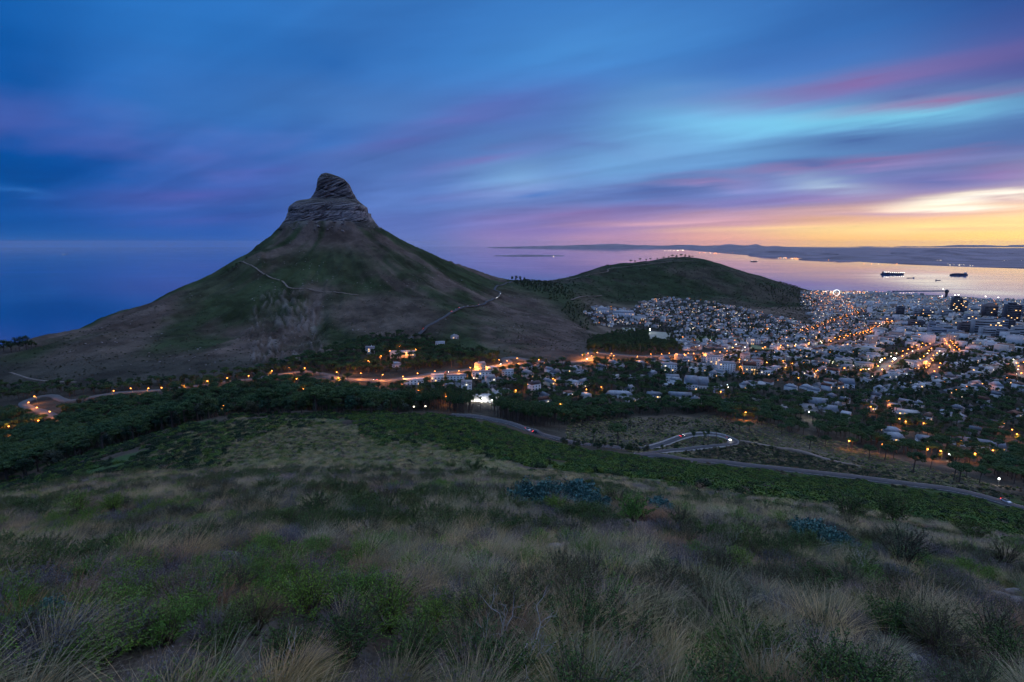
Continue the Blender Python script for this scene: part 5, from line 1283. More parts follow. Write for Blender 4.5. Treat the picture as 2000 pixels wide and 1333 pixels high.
PH = [13, 12, 14.5, 9, 10.5, 8, 17, 15]; PW = [5.2, 5.8, 4.6, 4.2, 4.6, 4.4, 2, 2]
PROTO = bpy.data.collections.new('plant_prototypes')
def proto_obj(name, me):
    o = bpy.data.objects.new(name, me); return o
def scatter(name, P, rot, scl, idx, meshes, label, cat, parent=None):
    """thousands of alike plants as one object (geometry-node instances)"""
    col = bpy.data.collections.new(name+'_kinds')
    for i, me in enumerate(meshes): col.objects.link(bpy.data.objects.new('kind_%02d_%s' % (i, name), me))
    me = bpy.data.meshes.new(name); P = np.asarray(P, np.float32); n = len(P)
    me.vertices.add(n); me.vertices.foreach_set('co', P.ravel())
    for nm, arr in (('rot', rot), ('scl', scl)):
        at = me.attributes.new(nm, 'FLOAT_VECTOR', 'POINT'); at.data.foreach_set('vector', np.asarray(arr, np.float32).ravel())
    at = me.attributes.new('kid', 'INT', 'POINT'); at.data.foreach_set('value', np.asarray(idx, np.int32))
    o = link(name, me); ng = bpy.data.node_groups.new(name, 'GeometryNodeTree')
    ng.interface.new_socket('Geometry', in_out='INPUT', socket_type='NodeSocketGeometry'); ng.interface.new_socket('Geometry', in_out='OUTPUT', socket_type='NodeSocketGeometry')
    gi = ng.nodes.new('NodeGroupInput'); go = ng.nodes.new('NodeGroupOutput'); ip = ng.nodes.new('GeometryNodeInstanceOnPoints'); ci = ng.nodes.new('GeometryNodeCollectionInfo')
    ci.inputs['Collection'].default_value = col; ci.inputs['Separate Children'].default_value = True; ci.inputs['Reset Children'].default_value = True
    def na(nm, ty):
        q = ng.nodes.new('GeometryNodeInputNamedAttribute'); q.data_type = ty; q.inputs['Name'].default_value = nm; return q.outputs[0]
    L = ng.links; L.new(gi.outputs[0], ip.inputs['Points']); L.new(ci.outputs[0], ip.inputs['Instance']); ip.inputs['Pick Instance'].default_value = True
    L.new(na('kid', 'INT'), ip.inputs['Instance Index']); L.new(na('rot', 'FLOAT_VECTOR'), ip.inputs['Rotation']); L.new(na('scl', 'FLOAT_VECTOR'), ip.inputs['Scale'])
    L.new(ip.outputs[0], go.inputs[0])
    md = o.modifiers.new('scatter', 'NODES'); md.node_group = ng
    return tag(o, label, cat, kind='stuff')
def samp(poly, n, y0, y1, rg, spacing, ymax_al=1.3):
    """n random ground points whose picture position lies in the polygon, kept apart"""
    us = [p[0] for p in poly]; a0 = (min(us)-1000)/F*1.12-0.03; a1 = (max(us)-1000)/F*1.12+0.03
    if a0 > 0: a0 *= 0.75
    if a1 < 0: a1 *= 0.75
    y = np.sqrt(rg.uniform(y0**2, y1**2, n)); al = rg.uniform(max(a0, -1.5), min(a1, 1.5), n); x = al*y
    z = hget(x, y); u, v = proj(x, y, z)
    jw = np.clip(9000.0/y, 3, 40); u = u+jw*fbm(x/(y*.035+.5), y/(y*.035+.5), 3, 501); v = v+jw*.35*fbm(x/(y*.035+.5)+30, y/(y*.035+.5), 3, 502)   # ragged borders
    ok = inpoly(u, v, poly); x, y, z = x[ok], y[ok], z[ok]
    if spacing > 0 and len(x):
        cell = {}; keep = []
        for i in range(len(x)):
            k = (int(x[i]//spacing), int(y[i]//spacing)); bad = False
            for p in (-1, 0, 1):
                for q in (-1, 0, 1):
                    for j in cell.get((k[0]+p, k[1]+q), ()):
                        if (x[i]-x[j])**2+(y[i]-y[j])**2 < spacing**2: bad = True
            if not bad: cell.setdefault(k, []).append(i); keep.append(i)
        x, y, z = x[keep], y[keep], z[keep]
    return x, y, z
tr = np.random.default_rng(77)
TREES = []    # x, y, z, kind, scale
def zone(poly, n, y0, y1, kinds, probs, sp, s0=.8, s1=1.25, pad=2.5, hclear=0):
    x, y, z = samp(poly, n, y0, y1, tr, sp)
    if len(x) == 0: return
    ok = road_clear(x, y, pad); x, y, z = x[ok], y[ok], z[ok]
    if hclear:
        B = np.column_stack([np.concatenate([hx, blk[:, 0]]), np.concatenate([hy, blk[:, 1]])]); ok = np.ones(len(x), bool)
        for i in range(0, len(x), 2000): ok[i:i+2000] = np.hypot(x[i:i+2000, None]-B[None, :, 0], y[i:i+2000, None]-B[None, :, 1]).min(1) > hclear
        x, y, z = x[ok], y[ok], z[ok]
    k = tr.choice(kinds, len(x), p=probs); s = tr.uniform(s0, s1, len(x))
    TREES.extend(zip(x, y, z, k, s))
zone([(-60,800),(40,818),(120,795),(250,776),(420,755),(520,745),(640,756),(700,770),(840,790),(800,806),(460,812),(300,856),(200,896),(60,952),(-60,985)], 30000, 250, 720, [0,1,3,4,5], [.24,.2,.26,.18,.12], 5.2)
zone([(-60,758),(60,752),(140,752),(260,750),(420,738),(520,728),(480,745),(320,760),(150,772),(60,780),(-60,795)], 4000, 480, 800, [1,3,4,5], [.35,.25,.25,.15], 6.5, .7, 1.1)
zone([(470,738),(560,712),(640,688),(700,668),(780,656),(830,662),(900,688),(1000,700),(980,710),(760,728),(650,733)], 9000, 620, 1000, [0,1,3,4,5], [.15,.25,.25,.2,.15], 6.0, .8, 1.2, hclear=8)
zone([(770,794),(860,787),(940,792),(1000,806),(1090,832),(1050,838),(960,815),(860,803)], 9000, 380, 560, [6,7], [.6,.4], 3.0, .85, 1.15)
zone([(640,748),(760,748),(985,720),(1130,707),(1300,702),(1345,790),(1200,786),(1100,804),(1030,822),(900,788),(700,764)], 16000, 470, 900, [0,1,3,4,5], [.15,.25,.27,.2,.13], 6.4, .7, 1.15, hclear=7.5)
zone([(1000,815),(1100,800),(1200,786),(1300,792),(1420,800),(1400,806),(1250,812),(1180,822),(1090,832)], 9000, 400, 620, [0,1,2,3,7], [.25,.25,.15,.2,.15], 5.0, .7, 1.05)
zone([(1300,790),(1440,796),(1560,815),(1700,845),(1900,876),(2100,905),(2100,962),(1950,935),(1800,896),(1650,862),(1500,836),(1420,822)], 16000, 330, 620, [0,1,2,3], [.36,.34,.15,.15], 6.6, .75, 1.15, hclear=7)
zone([(1330,745),(1560,775),(1800,772),(2100,790),(2100,900),(1900,872),(1700,842),(1560,814),(1430,794),(1340,790)], 20000, 430, 900, [0,1,3,4,5], [.2,.22,.28,.2,.1], 7.4, .7, 1.1, hclear=7.5)
zone([(1128,700),(1145,668),(1200,655),(1212,640),(1262,640),(1266,668),(1315,672),(1340,690),(1290,694),(1210,690)], 12000, 760, 1500, [0,3,4,6], [.2,.4,.3,.1], 7.0, .8, 1.2)
zone([(1920,692),(1945,671),(1975,661),(2090,658),(2090,692)], 5000, 1100, 1900, [3,4], [.5,.5], 8.0, 1.0, 1.5)
zone([(1325,740),(1330,690),(1420,690),(1560,690),(1800,690),(2100,700),(2100,790),(1800,772),(1560,775)], 40000, 680, 1300, [0,3,4,5], [.1,.4,.35,.15], 7.5, .6, 1.1, hclear=7)
zone([(1250,600),(1400,596),(1560,640),(1700,600),(2100,610),(2100,700),(1560,690),(1330,688),(1300,650),(1160,630)], 60000, 1100, 3200, [3,4], [.55,.45], 11.0, .6, 1.1, hclear=8)
zone([(1480,556),(1540,552),(1575,570),(1600,590),(1590,640),(1555,625),(1520,600)], 3000, 2400, 3700, [3,4], [.5,.5], 13.0, .8, 1.2)
zone([(990,551),(1045,549),(1100,560),(1130,590),(1080,585),(1030,565)], 1500, 1500, 2500, [3,4], [.5,.5], 11.0, .8, 1.2)
zone([(1100,590),(1150,600),(1165,640),(1140,650),(1090,610)], 1500, 1300, 2300, [3,4,5], [.4,.4,.2], 12.0, .7, 1.1)
zone([(1000,840),(1090,862),(1200,872),(1290,872),(1400,876),(1390,886),(1250,886),(1120,876)], 300, 280, 420, [5,3], [.6,.4], 3.2, .35, .65, .6)
# single trees that stand out: pixel of the foot, kind, height in pixels
SOLO = [(1207,872,0,46),(1158,868,7,34),(1092,842,6,30),(1355,873,7,33),(1374,870,6,30),(1383,869,7,32),(1398,868,6,36),(1336,838,1,14),(1362,836,1,15),(1443,846,1,24),(1463,844,1,20),(1168,842,6,30),(1232,846,7,26),(1581,878,0,28),(1526,848,1,20),(1611,874,0,24),(1697,898,0,30),(1728,899,0,32),(1663,878,1,24),(1745,896,2,26),(1783,925,0,44),(1816,920,7,34),(1862,940,0,38),(1873,944,1,40),(1912,946,0,36),(1888,934,2,30),(1946,938,0,30),(1980,946,1,34),
 (8,688,4,24),(22,687,3,22),(38,685,4,26),(52,683,4,27),(62,680,3,16),(70,678,3,8),
 (1000,549,3,9),(1008,549,4,10),(1016,550,4,10),(1024,550,3,8),(1187,524,1,7),(1193,523,3,5),(1219,518,1,4),(1232,515,1,7),(1240,514,3,5),(1250,512,1,7),(1262,511,3,5),(1270,511,1,6),(1284,509,3,5),(1296,508,1,6),(1306,507,4,6),(1313,506,1,8),(1321,505.5,4,7),(1330,505,1,8),(1338,504.5,4,7),(1346,505,3,6),(1352,506,1,6),(446,533,3,6),(455,527,3,7),(462,522,4,8),(470,517,3,6),(482,508,3,6),(495,500,3,5)]
for u, v, k, hp in SOLO:
    g = gnd(u, v, 300 if v > 700 else 700)
    if g is None: g = gnd(u, v+2, 700)
    if g is None: continue
    d = g[1]*CP-(g[2]-CAMZ)*SP; TREES.append((g[0], g[1], g[2], k, hp*d/F/PH[k]*1.05))
T = np.array(TREES); nsolo = len(SOLO)
# where the photograph shows a lit road, a lamp or a house front, no crown stands before it
def unhide(T, pts, yy, prob, pad=1.0):
    h_ = T[:, 4]*np.array(PH)[T[:, 3].astype(int)]; w_ = T[:, 4]*np.array(PW)[T[:, 3].astype(int)]; k = T[:, 3].astype(int)
    u0, vf = proj(T[:, 0], T[:, 1], T[:, 2]); _, vt = proj(T[:, 0], T[:, 1], T[:, 2]+h_); hwp = w_*F/T[:, 1]*0.9
    drop = np.zeros(len(T), bool)
    for (u, v), y in zip(pts, yy): drop |= (np.abs(u0-u) < hwp) & (v > vt-pad) & (v < vf) & (T[:, 1] < y-1)
    drop &= tr.random(len(T)) < prob; drop[-nsolo:] = False
    return T[~drop]
def rp(P, u0, u1):
    u, v = proj(P[:, 0], P[:, 1], P[:, 2]); ok = (u > u0) & (u < u1); return np.column_stack([u, v])[ok], P[ok, 1]
T = unhide(T, *rp(P_main, 690, 1000), .95); T = unhide(T, *rp(P_main, 1120, 1430), .9); T = unhide(T, *rp(P_left, 30, 330), .9); T = unhide(T, *rp(P_left, 330, 640), .45)
T = unhide(T, *rp(P_mtn, 880, 1090), .95); T = unhide(T, *rp(P_mtn, 1270, 1450), .97); T = unhide(T, *rp(P_mtn, 1450, 1990), .9)
for o, lx_, ly_ in LAMPS:
    if ly_ < 1300: u, v = proj(np.array([lx_]), np.array([ly_]), np.array([o.location.z+8.8])); T = unhide(T, [(u[0], v[0])], [ly_], .97, 3)
hp = [(o.location.x, o.location.y, o.location.z) for o in bpy.data.objects if o.type == 'EMPTY' and o.get('category') in ('house', 'villa', 'building', 'apartment block', 'hall', 'floodlight') and o.location.y < 1200 and not o.get('group')]
for q in hp:
    pt_, py_ = [], []
    for dx_ in (-6, 0, 6):
        for dz_ in (2.0, 4.5):
            u, v = proj(np.array([q[0]+dx_]), np.array([q[1]]), np.array([q[2]+dz_])); pt_.append((u[0], v[0])); py_.append(q[1]-4)
    T = unhide(T, pt_, py_, .75)
tu, tv = proj(T[:, 0], T[:, 1], T[:, 2])
kk = T[:, 3].astype(int); app = T[:, 4]*np.array(PH)[kk]/T[:, 1]; app[(tu < -20) | (tu > 2020)] = 0
# trees hidden behind the knoll do not show
def seen(x, y, z):
    out = np.ones(len(x), bool); al = x/y; fa = np.clip(np.interp(al, AL, IA_), 0, NA-2).astype(int); t = (z-CAMZ)/y
    run = np.maximum.accumulate((H-CAMZ)/YG[:, None], 0); iy = np.clip(np.interp(np.log(y*0.97), LY, IY_).astype(int), 0, NY-1)
    return t > run[iy, fa]-0.002
app[~seen(T[:, 0], T[:, 1], T[:, 2]+T[:, 4]*np.array(PH)[kk]*0.8)] = 0
app[-nsolo:] += 1
order = np.argsort(-app); ind = order[:300]; rst = order[300:]; rst = rst[(tu[rst] > -150) & (tu[rst] < 2150)]
items = []
LMT_TXT = {}
for i in ind:
    x, y, z, k, s = T[i]; k = int(k); nm, (tm, cmh), txt = PT[k]
    root = empty(nm, (x, y, z), tr.random()*6.28, s); link('trunk', tm, root); link('crown', cmh, root)
    tag(root, None, 'tree', 'trees below and on the hills'); items.append((root, x, y, txt))
LMK += [('the hairpin bend',1390,866),('the two parked cars',1040,850),('the left loop road',70,790),('the mountain foot lamps',450,745),('the pine wood lamps',818,806),('the lower right white car',1958,980),('the dark wood left of the knoll',150,880),('the far hill crest',1330,508),('the left ridge path end',465,515),('the far-left shoreline',30,688),('the saddle between the hills',1010,550),('the wooded slope houses',780,690)]
LMW = [gnd(u, v, 330 if v > 700 else 700) or gnd(u, v+3, 480) for _, u, v in LMK]
assign_labels(items, lambda t, n, l: '%s, %sto %s' % (t, n, l))
P = []; ro = []; sc = []; ix = []
for i in rst:
    x, y, z, k, s = T[i]; r = tr.random()*6.28
    P.append((x, y, z)); ro.append((0, 0, r)); sc.append((s, s, s)); ix.append(int(k))
joined = []
for nm, (tm, cmh), txt in PT:
    nt = len(tm.vertices); nf = len(tm.polygons)
    def arr(m):
        v = np.empty(len(m.vertices)*3, np.float32); m.vertices.foreach_get('co', v); f = np.empty(len(m.polygons)*4, np.int32); m.loops.foreach_get('vertex_index', f); return v.reshape(-1, 3), f.reshape(-1, 4)
    v1, f1 = arr(tm); v2, f2 = arr(cmh); joined.append(mesh_from(nm, np.vstack([v1, v2]), np.vstack([f1, f2+nt]), [tm.materials[0], cmh.materials[0]], np.concatenate([np.zeros(len(f1)), np.ones(len(f2))])))
scatter('woodland', P, ro, sc, ix, joined, 'dense dark woods and garden trees filling the valley and the town', 'trees')
print('TREES', len(T), 'houses', nh, 'lamps', len(LAMPS), 'citylights', len(sel))

# ------------------------------------------------------------------ hillside shrubs (beyond the grass in front)
def round_shrub(seed, mat, n=240, leaf=.26, flat=.7):
    rg = np.random.default_rng(seed); mb = MB(); lobes = [(rg.normal()*.35, rg.normal()*.35, .35+rg.random()*.25, rg.uniform(.45,.7), rg.uniform(.45,.7), rg.uniform(.35,.5)*flat/.7) for _ in range(6)]
    crown(mb, lobes, n//6, leaf, rg, up=.4); return mb.mesh('shrub', [mat])
mshg = leafmat('heath_green', (0.090, 0.155, 0.030), (0.038, 0.075, 0.020), rnd=.45); mshd = leafmat('heath_dark', (0.028, 0.050, 0.022), (0.014, 0.026, 0.014), rnd=.35); mshb = leafmat('heath_brown', (0.13, 0.10, 0.07), (0.07, 0.055, 0.04), rnd=.35)
SHM = [round_shrub(21, mshg), round_shrub(22, mshg, 300), round_shrub(23, mshd), round_shrub(24, mshd, 280), round_shrub(25, mshb, 160)]
sp_, sr_, ss_, si_ = [], [], [], []
def shrubs(poly, n, y0, y1, spc, kinds, probs, s0, s1, thr=None, pad=1.0):
    x, y, z = samp(poly, n, y0, y1, tr, spc)
    if thr is not None and len(x): ok = fbm(x/14, y/14, 3, 201) > thr; x, y, z = x[ok], y[ok], z[ok]
    if not len(x): return
    ok = road_clear(x, y, pad); x, y, z = x[ok], y[ok], z[ok]
    for a_, b_, c_ in zip(x, y, z):
        s = tr.uniform(s0, s1); sp_.append((a_, b_, c_-0.1)); sr_.append((0, 0, tr.random()*6.28)); ss_.append((s*tr.uniform(.8,1.3), s*tr.uniform(.8,1.3), s)); si_.append(tr.choice(kinds, p=probs))
RB = [(690,800),(900,814),(1100,868),(1310,896),(1850,964),(2000,994),(2150,1040),(2150,1130),(1950,1072),(1700,1022),(1500,985),(1300,948),(1100,918),(960,898),(860,884),(760,862),(700,840)]
LB = [(450,811),(600,805),(700,810),(640,826),(540,836),(450,870),(430,925),(300,936),(160,950),(-60,1000),(-60,960),(60,925),(180,880),(290,842)]
shrubs(RB, 52000, 60, 275, 1.2, [0,1,2,3,4], [.42,.32,.13,.08,.05], .5, 1.5, -0.38)
shrubs(LB, 26000, 70, 300, 1.4, [0,2,3,4], [.34,.34,.24,.08], .5, 1.6, -0.4)
shrubs([(430,870),(540,836),(700,840),(860,884),(960,898),(1000,935),(600,925),(430,925)], 22000, 60, 270, 1.1, [0,2,3,4], [.25,.15,.1,.5], .25, .8, -0.1)
shrubs([(900,925),(1100,920),(1500,988),(2100,1085),(2100,1110),(1500,1010),(1000,945)], 2200, 33, 85, 1.6, [0,1,2,4], [.3,.25,.2,.25], .35, .8, -0.1)
shrubs([(1100,865),(1250,880),(1310,892),(1500,915),(1850,956),(2000,982),(2100,1000),(2100,960),(1900,935),(1700,905),(1500,870),(1440,850),(1440,815),(1100,815)], 22000, 240, 520, 2.6, [2,3,4,0], [.25,.22,.43,.10], .5, 1.6, -0.15)
shrubs([(1440,868),(1520,878),(1700,918),(1850,950),(1700,936),(1500,912),(1400,900),(1340,890)], 9000, 240, 420, 1.7, [3,2,4], [.3,.2,.5], .8, 1.8)
shrubs([(-50,700),(0,690),(200,630),(400,548),(500,495),(560,450),(740,445),(800,482),(900,522),(1000,552),(1140,640),(1150,680),(1000,700),(900,690),(820,655),(700,662),(560,708),(400,736),(200,750),(-50,760)], 90000, 640, 2300, 4.0, [2,3,4], [.28,.22,.5], .5, 1.7, 0.02)
shrubs([(1000,552),(1180,525),(1340,505),(1460,535),(1560,580),(1590,640),(1480,605),(1300,580),(1140,600),(1080,590)], 9000, 1600, 3300, 14.0, [2,3], [.5,.5], 2.2, 4.5, -0.1)
scatter('hillside_shrubs', sp_, sr_, ss_, si_, SHM, 'low green heath shrubs covering the knoll, the road banks and the mountain slopes', 'shrubs')
print('SHRUBS', len(sp_))

# pale boulders strewn over the mountain
bx_, by_, bz_ = samp([(0,695),(200,640),(400,560),(500,500),(560,455),(740,450),(800,490),(900,530),(1000,560),(1140,650),(1000,690),(820,650),(560,700),(200,745)], 5200, 640, 1900, tr, 9.0)
okb = fbm(bx_/70, by_/70, 3, 611) > 0.22; bx_, by_, bz_ = bx_[okb], by_[okb], bz_[okb]; nbk = len(bx_); sb = tr.uniform(.5, 1.9, nbk)
ta = tr.random(60)*2*PI; rr_ = tr.uniform(.97, 1.30, 60); cx_ = -551+124*rr_*np.cos(ta); cy_ = 1588+72*rr_*np.sin(ta)   # fallen blocks round the summit cliffs
bx_ = np.concatenate([bx_, cx_]); by_ = np.concatenate([by_, cy_]); bz_ = np.concatenate([bz_, hget(cx_, cy_)]); sb = np.concatenate([sb, tr.uniform(1.5, 4.5, 60)]); nbk = len(bx_)
mboul = plain('pale_boulder', (0.22, 0.20, 0.19), .95, .3, .8)
def boulder(seed):
    rg = np.random.default_rng(seed); mb = MB(); mb.lathe([(.1,-.5),(.9,-.3),(1.0,.2),(.6,.6),(.1,.75)], 7); mb.V[0] = mb.V[0]*rg.uniform(.7, 1.25, mb.V[0].shape); return mb.mesh('boulder', [mboul])
scatter('boulders', np.column_stack([bx_, by_, bz_]), np.column_stack([tr.normal(size=nbk)*.2, tr.normal(size=nbk)*.2, tr.random(nbk)*6.28]), np.column_stack([sb*1.4, sb, sb*.8]), tr.integers(0, 3, nbk), [boulder(i) for i in range(3)], 'pale boulders strewn over the mountain slopes', 'boulders')
# ================================================================== the grassy slope in front
fr = np.random.default_rng(404)
def grassmat(name, base, tip, z1, rnd=.3): return leafmat(name, base, tuple(b*.8 for b in base), .8, rnd, tip, (0.03, z1))
mg1 = grassmat('straw_grass', (0.12, 0.14, 0.045), (0.56, 0.42, 0.25), .45); mg2 = grassmat('green_grass', (0.085, 0.14, 0.03), (0.31, 0.30, 0.125), .5); mg3 = grassmat('russet_grass', (0.10, 0.07, 0.045), (0.48, 0.27, 0.165), .4); mg4 = grassmat('mauve_grass', (0.075, 0.075, 0.06), (0.32, 0.24, 0.22), .45)
def tussock(seed, mat, n=230, L=.62, spread=.75, wind=.22, droop=.35, wd=.0046):
    n = int(n*1.5)
    rg = np.random.default_rng(seed); mb = MB(); a = rg.random(n)*2*PI; r = np.sqrt(rg.random(n))*.13
    base = np.stack([r*np.cos(a), r*np.sin(a), np.full(n, -.03)], 1); ln = rg.uniform(.05, 1, n)**.7*spread
    a2 = a+rg.normal(size=n)*.6; d = np.stack([np.cos(a2)*ln+wind, np.sin(a2)*ln, np.ones(n)], 1)
    mb.ribbons(base, d, L*rg.uniform(.5, 1.15, n), wd*rg.uniform(.7, 1.3, n), droop*rg.uniform(.3, 1.3, n), rg)
    return mb.mesh('blades', [mat])
TUS = [tussock(1, mg1), tussock(2, mg2, 260, .58, .7), tussock(3, mg3, 240, .55, .9, .3, .5), tussock(4, mg4, 220, .6, .6, .25), tussock(5, mg1, 280, .75, .6, .3, .45), tussock(6, mg2, 240, .5, .9, .15, .3)]
mstem = plain('shrub_stem', (0.10, 0.075, 0.06), .9, .3, 8); mtwig = plain('dead_twig', (0.40, 0.37, 0.35), .9, .25, 6)
msh1 = leafmat('bright_shrub_leaves', (0.17, 0.31, 0.045), (0.085, 0.165, 0.027), .55, .25); msh2 = leafmat('dark_shrub_leaves', (0.085, 0.155, 0.034), (0.042, 0.08, 0.022), .55, .25); msh3 = leafmat('blue_green_leaves', (0.085, 0.20, 0.175), (0.040, 0.10, 0.09), .5, .12); msh4 = leafmat('grey_heath_twigs', (0.20, 0.172, 0.172), (0.105, 0.09, 0.094), .85, .3); msh5 = leafmat('olive_heath_leaves', (0.12, 0.15, 0.06), (0.065, 0.08, 0.037), .6, .3)
def shrub(seed, mat, rad=.6, ht=.7, nst=30, per=80, ll=.036, lw=.015, tipbias=.3, stem=.006, lean=0.9):
    """bush: curved stems from one foot with leaves along their outer length; returns stems, leaves"""
    rg = np.random.default_rng(seed); st = MB(); lf = MB(); C_, N_ = [], []
    for k in range(nst):
        a = rg.random()*6.28; q = math.sqrt(rg.random())*lean; tip = np.array([math.cos(a)*q*rad, math.sin(a)*q*rad, ht*(1.05-.45*q*q)*rg.uniform(.75, 1.08)])
        mid = np.array([tip[0]*.42, tip[1]*.42, tip[2]*.62])+rg.normal(size=3)*.03*rad
        Pp = np.array([(rg.normal()*.03, rg.normal()*.03, -.04), mid, tip]); st.tube(Pp, [stem*1.6, stem, stem*.4], 3)
        for b in range(3):
            t0 = rg.uniform(.35, .8); p0 = (1-t0)**2*Pp[0]+2*t0*(1-t0)*Pp[1]+t0**2*Pp[2]; e = p0+rg.normal(size=3)*.17*rad+np.array([0, 0, .12*ht]); st.tube([p0, e], [stem*.6, stem*.3], 3)
            m = per//6; t = rg.random(m)[:, None]; C_.append(p0*(1-t)+e*t+rg.normal(size=(m, 3))*ll*.45); N_.append(rg.normal(size=(m, 3))+np.array([0, 0, .5]))
        m = per//2; t = (tipbias+(1-tipbias)*rg.random(m)**.8)[:, None]; C_.append((1-t)**2*Pp[0]+2*t*(1-t)*Pp[1]+t**2*Pp[2]+rg.normal(size=(m, 3))*ll*.5); N_.append(rg.normal(size=(m, 3))+np.array([0, 0, .5]))
    C_ = np.concatenate(C_); n = len(C_); lf.cards(C_, np.concatenate(N_), ll*rg.uniform(.7, 1.3, n), lw*rg.uniform(.7, 1.3, n), rg, up=.6)
    return st.mesh('stems', [mstem], False), lf.mesh('foliage', [mat])
def heath(seed, mat, n=170, L=.55, spread=.55):
    rg = np.random.default_rng(seed); st = MB(); lf = MB(); a = rg.random(n)*6.28; q = np.sqrt(rg.random(n))*spread
    base = np.stack([np.cos(a)*q*.25, np.sin(a)*q*.25, np.full(n, -.03)], 1); d = np.stack([np.cos(a)*q+.1, np.sin(a)*q, np.ones(n)], 1)
    lf.ribbons(base, d, L*rg.uniform(.6, 1.1, n), np.full(n, .010), .05*rg.random(n), rg, 3)
    m = n*9; k = rg.integers(0, n, m); t = rg.uniform(.25, 1, m)[:, None]; dd = d/np.linalg.norm(d, axis=1)[:, None]
    lf.cards(base[k]+dd[k]*t*L*.9+rg.normal(size=(m, 3))*.012, rg.normal(size=(m, 3)), .03, .009, rg, up=1.2)
    st.tube([(0,0,-.05),(0,0,.12)], [.015,.01], 4)
    return st.mesh('stems', [mstem]), lf.mesh('foliage', [mat])
def deadtwig(seed, L=.8):
    rg = np.random.default_rng(seed); mb = MB()
    def br(p, d, l, r, depth):
        d = d/np.linalg.norm(d); q = p+d*l*.5+rg.normal(size=3)*l*.07; e = p+d*l+rg.normal(size=3)*l*.10; mb.tube([p, q, e], [r, r*.8, r*.5], 4)
        if depth: 
            for _ in range(int(rg.integers(2, 4))): br(q if rg.random() < .4 else e, d+rg.normal(size=3)*.55, l*rg.uniform(.45, .8), r*.55, depth-1)
    for _ in range(3): br(np.array([rg.normal()*.04, rg.normal()*.04, -.04]), np.array([rg.normal()*.45, rg.normal()*.35, 1]), L*.5, .011, 3)
    return mb.mesh('branches', [mtwig])
SB = {'bright': [shrub(31, msh1), shrub(32, msh1, .65, .6, 34, 84), shrub(33, msh1, .5, .8, 28, 84)], 'dark': [shrub(34, msh2, .6, .65, 32, 84, .034, .017), shrub(35, msh2, .65, .75, 34, 84, .03, .015)],
      'blue': [shrub(36, msh3, .62, .55, 46, 96, .075, .034, .45), shrub(37, msh3, .65, .62, 46, 96, .075, .034, .4)], 'olive': [shrub(38, msh5, .55, .7, 34, 84, .026, .009), shrub(39, msh5, .6, .6, 34, 84, .028, .010)], 'heath': [heath(40, msh4), heath(41, msh4, 200, .5, .7)]}
TWG = [deadtwig(51), deadtwig(52, 1.0), deadtwig(53, .7)]
# --- rocks
mrock = plain('weathered_sandstone', (0.20, 0.175, 0.165), .95, .4, 3.0, bump=.8, col2=(0.10, 0.09, 0.095)); mrocko = plain('orange_sandstone', (0.36, 0.20, 0.13), .95, .3, 4.0, bump=.6, col2=(0.20, 0.17, 0.17)); mrockp = plain('pale_sandstone', (0.36, 0.32, 0.30), .95, .25, 4.0, bump=.6)
def rock(seed, mat, sx=1., sy=.7, sz=.6):
    rg = np.random.default_rng(seed); n, m = 14, 9; V = []; pl = sph(9, rg); pd = rg.uniform(.62, .95, 9)
    for j in range(m):
        for i in range(n):
            th_, ph = 2*PI*i/n, -PI/2+PI*(j+.02)/(m-1+.04); d = np.array([math.cos(ph)*math.cos(th_), math.cos(ph)*math.sin(th_), math.sin(ph)])
            dt = pl@d; r = min(1.0, np.min(np.where(dt > .05, pd/np.maximum(dt, .05), 9)))*(1+.05*rg.normal()); V.append(d*r*np.array([sx, sy, sz]))
    Fq = [(j*n+i, j*n+(i+1) % n, (j+1)*n+(i+1) % n, (j+1)*n+i) for j in range(m-1) for i in range(n)]
    return mesh_from('rock', np.array(V), np.array(Fq), [mat])
def fpos(u, v): return gnd(u, v, 1.5)
def place_rock(u, v, wpx, mat, label, sx=1., sy=.7, sz=.6, rz=0., seed=1):
    g = fpos(u, v); d = g[1]*CP-(g[2]-CAMZ)*SP; s = wpx*d/F/2*1.05
    o = link('rock', rock(seed, mat, sx, sy, sz)); o.location = (g[0], g[1], g[2]+s*sz*.35); o.scale = (s, s, s); o.rotation_euler = (.1, -.15, rz); tag(o, label, 'rock'); AVOID.append((g[0], g[1], s*1.0)); AVOID.append((g[0]*(1-1.3*s/d), g[1]*(1-1.3*s/d), s*1.0)); AVOID.append((g[0]*(1-2.4*s/d), g[1]*(1-2.4*s/d), s*.7))
AVOID = []
place_rock(1082, 1078, 42, mrock, 'grey boulder half of the two-tone rock in the centre grass', 1, .8, .6, .2, 61)
place_rock(1104, 1074, 24, mrocko, 'orange boulder half of the two-tone rock in the centre grass', .9, .9, .95, .5, 62)
place_rock(812, 1196, 38, mrockp, 'pale stone between bright green bushes left of centre', 1, .6, .5, -.5, 63)
place_rock(164, 944, 22, mrockp, 'pale slab on the left brow of the slope', 1, .6, .5, .2, 64); place_rock(140, 948, 26, mrock, 'flat grey slab beside the pale one on the left brow', 1, .6, .3, .2, 65)
place_rock(432, 1088, 84, mrock, 'long flat grey slab in the left grass', 1, .35, .12, -.15, 66); place_rock(736, 1060, 34, mrock, 'rounded grey rock in the grass below the dark bush', 1, .8, .6, .4, 67)
place_rock(1420, 1213, 34, mrock, 'small grey rock in the right foreground grass', 1, .7, .5, .3, 68); place_rock(1062, 1222, 70, mrock, 'dark low rock behind the dead branches', 1, .7, .45, .1, 69)
place_rock(190, 1172, 40, mrock, 'grey rock under a bush at lower left', 1, .7, .5, .1, 70); place_rock(1780, 1300, 60, mrock, 'reddish-grey flat rock at the bottom right', 1, .7, .3, .1, 71)
